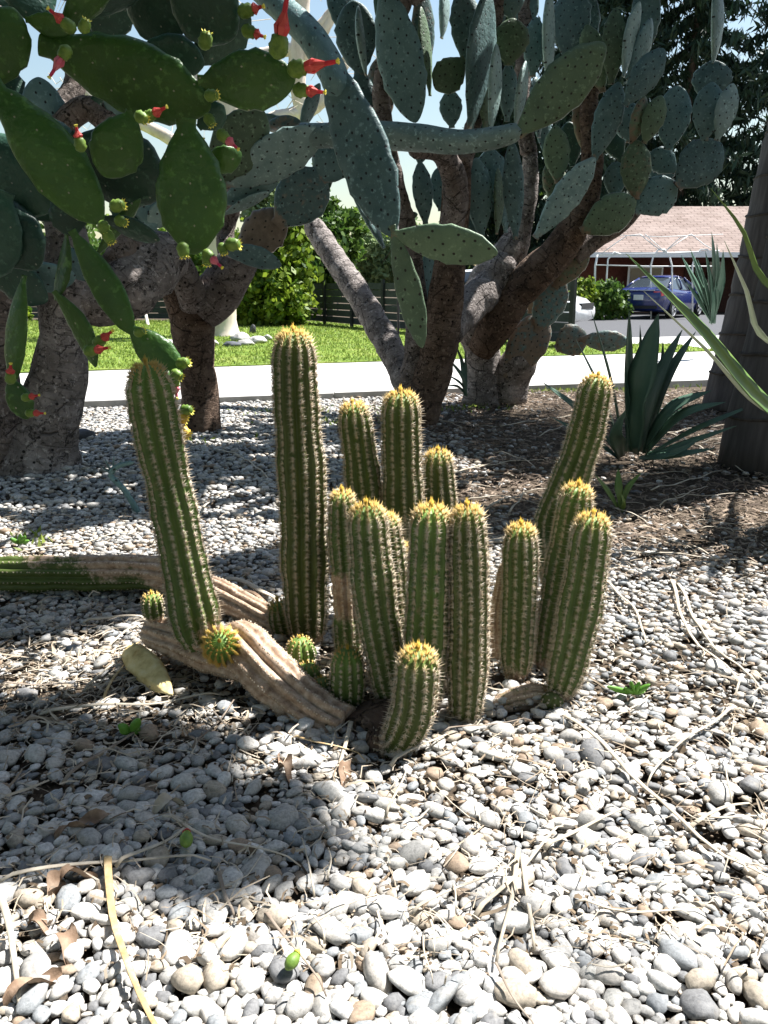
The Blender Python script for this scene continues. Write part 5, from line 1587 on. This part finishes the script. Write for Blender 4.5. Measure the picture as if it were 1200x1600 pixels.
# ---- cars
def car(label, loc, rz, paint, roof_z=1.45):
    c = thing('parked_car', loc, label, 'car', 'parked cars')
    Rm = np.array([[math.cos(rz), -math.sin(rz), 0], [math.sin(rz), math.cos(rz), 0], [0, 0, 1]])
    L = np.array(loc, float)
    def put(name, V, F, m, parent=c, smooth=True):
        return mesh_obj(name, np.array(V) @ Rm.T + L, F, m, parent, smooth)
    # stations: x (0 rear .. 4.65 front), half width, bottom z, top z
    S = [(0.0, .70, .42, .80), (.06, .78, .30, .93), (.25, .84, .26, 1.02), (.7, .88, .22, 1.05), (1.2, .90, .20, 1.02), (2.0, .905, .19, .97), (2.8, .905, .19, .95), (3.4, .89, .20, .95), (4.0, .87, .22, .88), (4.4, .80, .25, .78), (4.62, .66, .32, .62)]
    V = []
    for x, hw, zb, zt in S:
        sec = [(0, zb), (hw * .82, zb), (hw * .96, zb + .10), (hw, zb + (zt - zb) * .45), (hw * .985, zt - .14), (hw * .93, zt - .04), (hw * .75, zt), (0, zt + .015)]
        sec += [(-y, z) for y, z in sec[-2:0:-1]]
        V += [(x, y, z) for y, z in sec]
    n = 14
    F = [tuple(f) for f in quad_grid(len(S), n)] + [tuple(range(n))[::-1], tuple(range((len(S) - 1) * n, len(S) * n))]
    body = put('body', V, F, paint)
    # glasshouse
    Gs = [(.62, .70, .98, 1.03), (1.05, .69, .98, 1.24), (1.5, .66, .97, roof_z - .03), (2.1, .66, .97, roof_z), (2.6, .66, .96, roof_z - .04), (3.05, .68, .95, 1.22), (3.45, .72, .94, .97)]
    V = []
    for x, hw, zb, zt in Gs:
        k = .12 * (zt - zb) / .5
        sec = [(hw + .08, zb), (hw - k, zt - .03), (hw - k - .06, zt), (0, zt + .012)]
        sec = sec + [(-y, z) for y, z in sec[-2::-1]]
        V += [(x, y, z) for y, z in sec]
    n = 7
    F = [(i * n + j, i * n + j + 1, (i + 1) * n + j + 1, (i + 1) * n + j) for i in range(len(Gs) - 1) for j in range(n - 1)]
    put('window', V, F, M['glass'])
    # roof skin and pillars, slightly proud
    V = []
    RS = [g for g in Gs[2:5]]
    RS = [(1.36, .655, 0, roof_z - .075)] + RS + [(2.74, .66, 0, roof_z - .10)]
    for x, hw, zb, zt in RS:
        V += [(x, y, z) for y, z in [(hw - .10, zt - .035), (hw - .17, zt + .012), (0, zt + .024), (-hw + .17, zt + .012), (-hw + .10, zt - .035)]]
    put('roof', V, [(i * 5 + j, i * 5 + j + 1, i * 5 + j + 6, i * 5 + j + 5) for i in range(len(RS) - 1) for j in range(4)], paint)
    for sg in (-1, 1):
        for a, b in (((.66, .775, 1.0), (1.40, .575, roof_z - .09)), ((3.42, .80, .97), (2.72, .58, roof_z - .10)), ((2.02, .765, .99), (2.0, .575, roof_z - .02)), ((2.95, .775, .97), (2.70, .58, roof_z - .06))):
            Vp, Fp, _ = tube_mesh(np.array([(a[0], a[1] * sg, a[2]), ((a[0] + b[0]) / 2, (a[1] + b[1]) / 2 * sg + .015 * sg, (a[2] + b[2]) / 2 + .02), (b[0], b[1] * sg, b[2])]), np.array([.035, .03, .03]), 6)
            put('pillar', Vp, Fp, paint)
        tl = put('tail_lamp', [(-.012 + .05, .50 * sg, .80), (.03, .50 * sg, .93), (.07, .76 * sg, .92), (.24, .845 * sg, .93), (.22, .85 * sg, .80), (.05, .77 * sg, .76)], [(0, 1, 2, 5), (5, 2, 3, 4)] if sg > 0 else [(5, 2, 1, 0), (4, 3, 2, 5)], M['tail_lamp'], smooth=False)
        put('headlamp', [(4.42, .55 * sg, .66), (4.36, .60 * sg, .77), (4.22, .82 * sg, .76), (4.26, .83 * sg, .64)], [(0, 1, 2, 3)] if sg < 0 else [(3, 2, 1, 0)], M['rim'], smooth=False)
        V, F, _ = tube_mesh(np.array([(3.0, .84 * sg, .98), (2.98, .99 * sg, 1.02)]), np.array([.04, .085]), 8)
        put('mirror', V, F, paint)
        for x in (.98, 3.72):
            th = np.linspace(0, 2 * np.pi, 24, endpoint=False)
            ring = lambda r, y: [(x + r * math.cos(t), y, .32 + r * math.sin(t)) for t in th]
            V = ring(.32, sg * .70) + ring(.32, sg * .90) + ring(.29, sg * .92) + ring(.22, sg * .915)
            wh = put('wheel', V, [tuple(f) for f in quad_grid(4, 24)], M['tyre'])
            V = ring(.22, sg * .915) + ring(.20, sg * .895)
            F = [tuple(f) for f in quad_grid(2, 24)]
            b0 = len(V)
            V += [(x, sg * .905, .32)]
            for k in range(5):
                a0 = 2 * np.pi * k / 5
                V += [(x + .205 * math.cos(a0 + q), sg * .905, .32 + .205 * math.sin(a0 + q)) for q in (-.26, .26)]
                F.append((b0, b0 + 1 + 2 * k, b0 + 2 + 2 * k))
            put('rim', V, F, M['rim'], wh, False)
            V = [(x + .37 * math.cos(t), sg * .909, .34 + .37 * math.sin(t)) for t in np.linspace(-.2, math.pi + .2, 20)] + [(x + .33 * math.cos(t), sg * .911, .32 + .33 * math.sin(t)) for t in np.linspace(-.2, math.pi + .2, 20)]
            put('wheel_arch', V, [(i, i + 1, 21 + i, 20 + i) for i in range(19)], M['trim'], smooth=False)
    pl_ = MB().box((-.005, 0, .72), (.03, .34, .17)); put('number_plate', pl_.v, pl_.f, M['white_paint'], smooth=False)
    q = MB().box((.02, 0, .40), (.08, 1.3, .10)); put('bumper_trim', q.v, q.f, M['trim'], smooth=False)
    q = MB().box((.03, 0, .955), (.05, 1.05, .03)); put('trunk_trim', q.v, q.f, M['rim'], smooth=False)
    q = MB().box((4.57, 0, .62), (.12, .95, .13)); put('grille', q.v, q.f, M['trim'], smooth=False)
    return c


pc = G(1000, 500, .03)
car('dark blue sedan parked under the white arbour, its rear towards us', (pc[0] + .15, 28.9, .03), R(52), M['car_blue'])
car('white sedan half hidden behind the pale cactus trunk', (.72, 21.9, .05), R(-30), M['car_white'])
pst = MB().box((12.15, 28.3, .4), (.14, .14, .8)); tag(pst.build('short_post', M['white_paint'], None, False, loc=(12.15, 28.3, 0)), 'short white post beside the blue car', 'post')
# street sign / pole far off
sp_ = thing('street_sign', (-2.9, 33, 0), 'small pale sign on a pole beyond the board fence', 'sign')
MB().tube([A(527, 440, 33) * [1, 1, 0], A(527, 318, 33)], .04, 6).build('pole', M['rim'], sp_, True)
q0, q1 = A(518, 372, 32.9), A(534, 340, 32.9)
MB().box((q0 + q1) / 2, (abs(q1 - q0)[0], .03, abs(q1 - q0)[2])).build('plate', M['cream'], sp_)
# fallen log-like grey kerb stone at the driveway
# ================================================================== SMALL THINGS ON THE GROUND
p = G(240, 1088)
V, F = ico(3)
Vr = stone_shape(V, 5, 3) * (1 + .05 * hash3(V, 6, 2)[:, None] + .03 * hash3(V, 13, 3)[:, None]) * 1.12
a0, a1 = G(215, 1040), G(262, 1098)
ax = nrm(a1 - a0); L_ = np.linalg.norm(a1 - a0)
sdv = np.array([-ax[1], ax[0], 0])
tpr = .034 + .030 * (-Vr[:, 0]) * .6
Vr = (a0 + a1) / 2 + [0, 0, .035] + ax * (Vr[:, :1] * L_ * .58) + sdv * (Vr[:, 1:2] * (tpr * 1.15)[:, None]) + np.array([0, 0, 1]) * (Vr[:, 2:3] * (tpr * .9)[:, None])
tag(mesh_obj('pointed_stone', Vr, F, M['yellow_stone'], None, False, loc=p), 'pale yellow pointed stone lying in the shade below the brown cactus limb', 'stone')


def stalk(pts, wpx, mat, label, group, name='dry_stalk', z=.035, flat=.35, cat='dry stalk'):
    P = np.array([G(u, v, z) for u, v in pts])
    Q, W, s = resample(P, np.zeros(len(P)), np.linalg.norm(P[-1] - P[0]) / 12)
    Q[:, 2] += .006 * np.sin(s * 22 + P[0][0] * 9)
    Q[0, 2] -= .012; Q[-1, 2] -= .012
    wm = wpx * mpp(Q[len(Q) // 2])
    T, Nn, B = frames(Q, np.array([0, 0, 1.0]))
    t = np.linspace(0, 1, len(Q))
    hw = wm / 2 * (1 - .55 * t)
    th = np.linspace(0, 2 * np.pi, 7, endpoint=False)
    V = Q[:, None] + (np.cos(th)[None, :, None] * Nn[:, None] * flat + np.sin(th)[None, :, None] * B[:, None]) * hw[:, None, None]
    F = [tuple(f) for f in quad_grid(len(Q), 7)] + [tuple(range(7))[::-1], tuple(range((len(Q) - 1) * 7, len(Q) * 7))]
    o = mesh_obj(name, V.reshape(-1, 3), F, M[mat], None, True, loc=(P[0] + P[-1]) / 2)
    return tag(o, label, cat, group)


stalk([(168, 1332), (170, 1380), (178, 1440), (200, 1510), (222, 1560), (250, 1610), (275, 1645)], 15, 'straw_gold', 'long golden curved dry leaf strip lying on the bright pebbles', None, 'dry_leaf', flat=.1, cat='dry leaf')
stalk([(882, 1108), (960, 1180), (1050, 1270), (1135, 1335), (1230, 1380)], 11, 'straw', 'long straight dry stalk running right from the right-hand cactus', None)
stalk([(1150, 1100), (1040, 1180), (1010, 1225)], 7, 'straw', 'bent pale stalk on the gravel right of the weed seedling', 'dry stalks on the sunlit gravel')
stalk([(-10, 1372), (80, 1358), (180, 1342), (330, 1340)], 10, 'straw', 'pale dry stalk along the edge of the shade', 'dry stalks at the shade edge')
stalk([(180, 1350), (260, 1310), (300, 1278)], 9, 'straw', 'pale dry stalk along the edge of the shade', 'dry stalks at the shade edge')
stalk([(255, 1270), (340, 1310), (470, 1345)], 7, 'straw', 'pale dry stalk along the edge of the shade', 'dry stalks at the shade edge')
stalk([(95, 1218), (170, 1170), (232, 1120)], 8, 'twig', 'grey dry stalk lying in the shade left of the cactus', 'dry stalks in the left shade')
stalk([(62, 1106), (150, 1104), (245, 1096), (350, 1082)], 10, 'straw', 'grey dry stalk lying in the shade left of the cactus', 'dry stalks in the left shade')
stalk([(130, 1072), (170, 1045), (205, 1015)], 6, 'straw', 'grey dry stalk lying in the shade left of the cactus', 'dry stalks in the left shade')
stalk([(160, 1090), (185, 1050), (218, 1000)], 5, 'straw_gold', 'grey dry stalk lying in the shade left of the cactus', 'dry stalks in the left shade')
stalk([(0, 1064), (70, 1068), (150, 1072)], 5, 'twig', 'grey dry stalk lying in the shade left of the cactus', 'dry stalks in the left shade')
stalk([(130, 966), (185, 962), (228, 966)], 10, 'straw', 'broad pale dry leaf under the small cactus offset', None, 'dry_leaf', cat='dry leaf')
stalk([(168, 1006), (200, 985), (230, 972)], 6, 'straw', 'grey dry stalk lying in the shade left of the cactus', 'dry stalks in the left shade')
stalk([(300, 1165), (345, 1120), (370, 1090)], 5, 'twig', 'thin twig in the shade under the brown limb', 'twigs under the brown limb')
stalk([(330, 1110), (360, 1135), (385, 1140)], 4, 'twig', 'thin twig in the shade under the brown limb', 'twigs under the brown limb')
stalk([(455, 1143), (500, 1160), (570, 1182)], 5, 'straw_gold', 'thin straw-coloured stem in front of the corky limb', None)
stalk([(550, 1120), (540, 1165), (520, 1215)], 9, 'straw', 'grey dry leaf standing at the foot of the cactus clump', None, 'dry_leaf', cat='dry leaf')
stalk([(610, 1190), (660, 1165), (705, 1140)], 8, 'straw', 'pale dry stalk in front of the short curved cactus', None)
stalk([(690, 1142), (760, 1130), (830, 1120)], 4, 'twig', 'thin grey twig along the foot of the cactus columns', None)
stalk([(740, 1430), (790, 1380), (880, 1285)], 9, 'straw', 'pale stalk rising from the tangle of crossed stalks', 'dry stalks on the sunlit gravel')
stalk([(850, 1320), (910, 1290), (985, 1262)], 9, 'straw', 'short pale stalk beside the long straight stalk', 'dry stalks on the sunlit gravel')
stalk([(810, 1320), (800, 1400), (775, 1500)], 10, 'straw', 'broad pale stalk pointing down out of the tangle of crossed stalks', 'dry stalks on the sunlit gravel')
stalk([(640, 1425), (700, 1395), (800, 1345)], 7, 'straw', 'pale stalk lying left of the tangle of crossed stalks', 'dry stalks on the sunlit gravel')
stalk([(815, 1330), (825, 1400), (835, 1480)], 10, 'straw', 'broad pale stalk pointing down out of the tangle of crossed stalks', 'dry stalks on the sunlit gravel')
stalk([(900, 1400), (980, 1420), (1080, 1425)], 7, 'straw', 'gently curved pale stalk below the long straight stalk', 'dry stalks on the sunlit gravel')
stalk([(1080, 1270), (1130, 1280), (1190, 1276)], 7, 'straw', 'pale stalk crossing another right of the long straight stalk', 'dry stalks on the sunlit gravel')
stalk([(1075, 1290), (1130, 1265), (1180, 1252)], 9, 'straw', 'pale stalk crossing another right of the long straight stalk', 'dry stalks on the sunlit gravel')
stalk([(340, 1355), (352, 1395), (366, 1425)], 8, 'twig', 'short grey twig on the sunlit gravel beside the golden leaf', 'short twigs on the gravel')
stalk([(410, 1412), (450, 1470), (510, 1548)], 6, 'twig', 'long thin grey stem reaching the small yellow-green bud', None)
stalk([(475, 1445), (530, 1420), (600, 1398)], 5, 'straw', 'slim pale stalk pointing from the yellow-green bud to the tangle', 'dry stalks on the sunlit gravel')
stalk([(770, 1500), (800, 1555), (840, 1600)], 5, 'twig', 'short dark twig on the bright gravel', 'short twigs on the gravel')
stalk([(0, 1400), (15, 1450), (30, 1560)], 14, 'straw', 'broad bleached leaf strip at the left edge of the gravel', None, 'dry_leaf', cat='dry leaf')
stalk([(945, 905), (990, 950), (1010, 1000)], 6, 'straw', 'short pale stalk at the foot of the leaning shadow', 'dry stalks on the sunlit gravel')
stalk([(1050, 900), (1075, 985), (1155, 1060), (1150, 1078)], 7, 'straw', 'hooked pale stalk in the gravel beside the palm shadow', 'dry stalks on the sunlit gravel')
stalk([(1060, 905), (1100, 990), (1200, 1080)], 7, 'straw', 'long pale stalk in the gravel beside the palm shadow', 'dry stalks on the sunlit gravel')
stalk([(960, 858), (1080, 868), (1185, 878)], 5, 'straw', 'pale dry stalk in the shade behind the right-hand cactus', 'dry stalks behind the cactus')
stalk([(1080, 850), (1110, 868), (1140, 876)], 4, 'straw', 'pale dry stalk in the shade behind the right-hand cactus', 'dry stalks behind the cactus')
stalk([(710, 735), (790, 722), (850, 716)], 5, 'straw', 'pale dry stalk in the shade behind the right-hand cactus', 'dry stalks behind the cactus')
stalk([(760, 790), (820, 770), (860, 760)], 5, 'straw', 'pale dry stalk in the shade behind the right-hand cactus', 'dry stalks behind the cactus')
stalk([(795, 800), (812, 780), (820, 765)], 4, 'straw', 'pale dry stalk in the shade behind the right-hand cactus', 'dry stalks behind the cactus')
stalk([(310, 805), (330, 780), (355, 768)], 5, 'straw', 'pale dry stalk between the two tall columns', 'dry stalks between the columns')
stalk([(20, 862), (110, 850), (210, 828)], 6, 'straw', 'long pale dry stalk behind the fallen cactus stem', None)
stalk([(345, 905), (390, 912), (435, 940)], 16, 'straw', 'broad pale dry leaf between the two tall columns', 'dry leaves between the columns', 'dry_leaf', cat='dry leaf')
stalk([(350, 925), (395, 925), (420, 945)], 12, 'dead_leaf', 'curled brown dry leaf between the two tall columns', None, 'dry_leaf', cat='dry leaf')
stalk([(340, 700), (380, 715), (420, 745)], 5, 'straw', 'pale dry stalk between the two tall columns', 'dry stalks between the columns')
r_ = np.random.default_rng(77)
for i in range(34):
    u = r_.uniform(660, 1180); v = r_.uniform(650, 870)
    du = r_.uniform(25, 75); dv = r_.normal(0, 9)
    stalk([(u - du, v - dv), (u, v + r_.normal(0, 3)), (u + du, v + dv)], r_.uniform(2.5, 4.5), 'straw', 'thin bleached stalk in the bark litter under the tree cacti', 'stalks in the bark litter', z=.04)
for i in range(22):
    u = r_.uniform(420, 1180); v = r_.uniform(1200, 1580)
    a_ = r_.uniform(0, 6.28); l = r_.uniform(18, 46)
    stalk([(u - l * math.cos(a_), v - l * math.sin(a_)), (u + r_.normal(0, 5), v + r_.normal(0, 4)), (u + l * math.cos(a_), v + l * math.sin(a_))], r_.uniform(3, 5), 'straw', 'thin bleached stem lying across the sunlit pebbles', 'thin stems on the pebbles', z=.04)


def dead_leaf(u, v, l, wd, ang, label, group=None, mt='dead_leaf'):
    p = G(u, v, .035); k = mpp(p)
    t = np.linspace(0, 1, 9); x = (t - .5) * l * k; h = wd * k / 2 * np.sin(np.pi * t) ** .8
    V = []
    for xi, hi in zip(x, h):
        for y in (-1, -.4, .4, 1):
            V.append((xi, y * hi * (1 + .25 * math.sin(xi * 130 + y * 3 + u)), 1.0 * hi * abs(y) ** 1.5 + .014 * math.sin(xi * 70 + v + y) - 3.0 * xi * xi - .012))
    V = np.array(V); c, s2 = math.cos(ang), math.sin(ang)
    V = np.stack([V[:, 0] * c - V[:, 1] * s2, V[:, 0] * s2 + V[:, 1] * c, V[:, 2]], 1) + p
    V2 = np.vstack([V, V - [0, 0, .0012]])
    F = [(i * 4 + j, (i + 1) * 4 + j, (i + 1) * 4 + j + 1, i * 4 + j + 1) for i in range(8) for j in range(3)]
    F += [tuple(q + 36 for q in f[::-1]) for f in F]
    tag(mesh_obj('dead_leaf', V2, F, M[mt], None, True, loc=p), label, 'dead leaf', group)


dead_leaf(105, 1465, 80, 26, 1.9, 'curled reddish-brown dead leaf on the gravel near the golden strip')
dead_leaf(50, 1530, 90, 30, .7, 'long dead brown leaf farthest from the golden strip, below the other dead leaves', 'dead leaves at the left')
dead_leaf(120, 1360, 60, 26, .2, 'dead brown leaf in the leaf pile at the left edge of the gravel', 'dead leaves at the left')
dead_leaf(85, 1375, 40, 26, 1.4, 'dead brown leaf in the leaf pile at the left edge of the gravel', 'dead leaves at the left')
dead_leaf(60, 1440, 60, 24, 2.5, 'dead brown leaf in the leaf pile at the left edge of the gravel', 'dead leaves at the left')
dead_leaf(445, 1190, 80, 20, 1.9, 'brown dead leaf in the shade in front of the corky limb', 'dead leaves in the shade')
dead_leaf(540, 1200, 70, 18, 1.5, 'brown dead leaf in the shade in front of the corky limb', 'dead leaves in the shade')
dead_leaf(130, 1280, 90, 22, .6, 'brown dead leaf in the shade in front of the corky limb', 'dead leaves in the shade')
dead_leaf(262, 1252, 50, 22, .4, 'pale dead leaf lit at the edge of the shade', None, 'straw')
for u, v, an, lab in [(292, 1320, 100, 'fallen green cactus bud with a brown tip on the pebbles'), (458, 1512, 60, 'fallen yellow-green cactus bud beside a thin grey stem')]:
    p = G(u, v, .03)
    k = thing('fallen_bud', p, lab, 'cactus bud')
    d = R(an); sz = 26 * mpp(p)
    q = np.linspace(0, 1, 7); rr = sz * .4 * np.array([.3, .8, 1, 1, .85, .6, .25])
    P = p + np.stack([np.cos(d) * (q - .5) * sz * 1.3, np.sin(d) * (q - .5) * sz * 1.3, .012 + .006 * q], 1)
    V, F, _ = tube_mesh(P, rr, 9)
    mesh_obj('bud', V, F, M['fruit'], k, True)
    V, F, _ = tube_mesh(P[-2:] + [0, 0, .002], rr[-2:] * 1.15, 7)
    mesh_obj('tip', V, F, M['petal'] if an == 100 else M['stigma'], k, True)


def weed(u, v, leaves, label):
    p = G(u, v, .02); k = mpp(p)
    t = thing('weed_seedling', p, label, 'weed')
    for (du, dv, wd) in leaves:
        b = A(u, v, p[1]); e = A(u + du, v - abs(dv) * .8 - 3, p[1] + (.02 if dv < 0 else -.02))
        pad3(t, b, e, wd * k, M['weed'], 30, .05, name='leaf', wav=.0)
    return t


weed(990, 1085, [(-42, 12, 8), (26, 16, 8), (10, 20, 7), (-14, 10, 7), (18, -4, 6), (-4, 22, 6)], 'small green weed seedling in the sunlit gravel right of the cactus')
weed(205, 1145, [(12, 24, 16), (-20, 12, 14), (14, -6, 16), (-18, 2, 12)], 'small green weed seedling in the shade below the yellow stone')
weed(30, 850, [(-14, 8, 7), (10, 12, 7), (2, 16, 6), (16, 3, 6)], 'tiny green weed in the gravel behind the fallen cactus stem')
# pale dead succulent stem behind the left column
ds = thing('dry_succulent', G(220, 806), 'thin blue-green succulent stem leaning beside the left column', 'plant')
limb(ds, [(220, 808, 3.95, 11), (196, 768, 3.97, 10), (173, 742, 4.0, 9), (185, 728, 4.0, 8), (210, 722, 4.0, 7)], M['pad_blue'], 'stem', 8, .05, age=0)
for du, dv in [(-12, -20), (2, -24), (14, -18), (-18, -8)]:
    limb(ds, [(176, 740, 4.0, 4), (176 + du * .6, 738 + dv * .5, 4.0, 3), (176 + du, 736 + dv, 4.0, 2)], M['pad_blue'], 'leaf', 6, .05, age=0)
V, F = rock_mesh(G(130, 680, .03), (.22, .16, .1), 3.3); tag(mesh_obj('flat_stone', V, F, M['rock_dark'], None, False, loc=G(130, 680)), 'flat bluish stone beside the thick left trunk', 'stone')
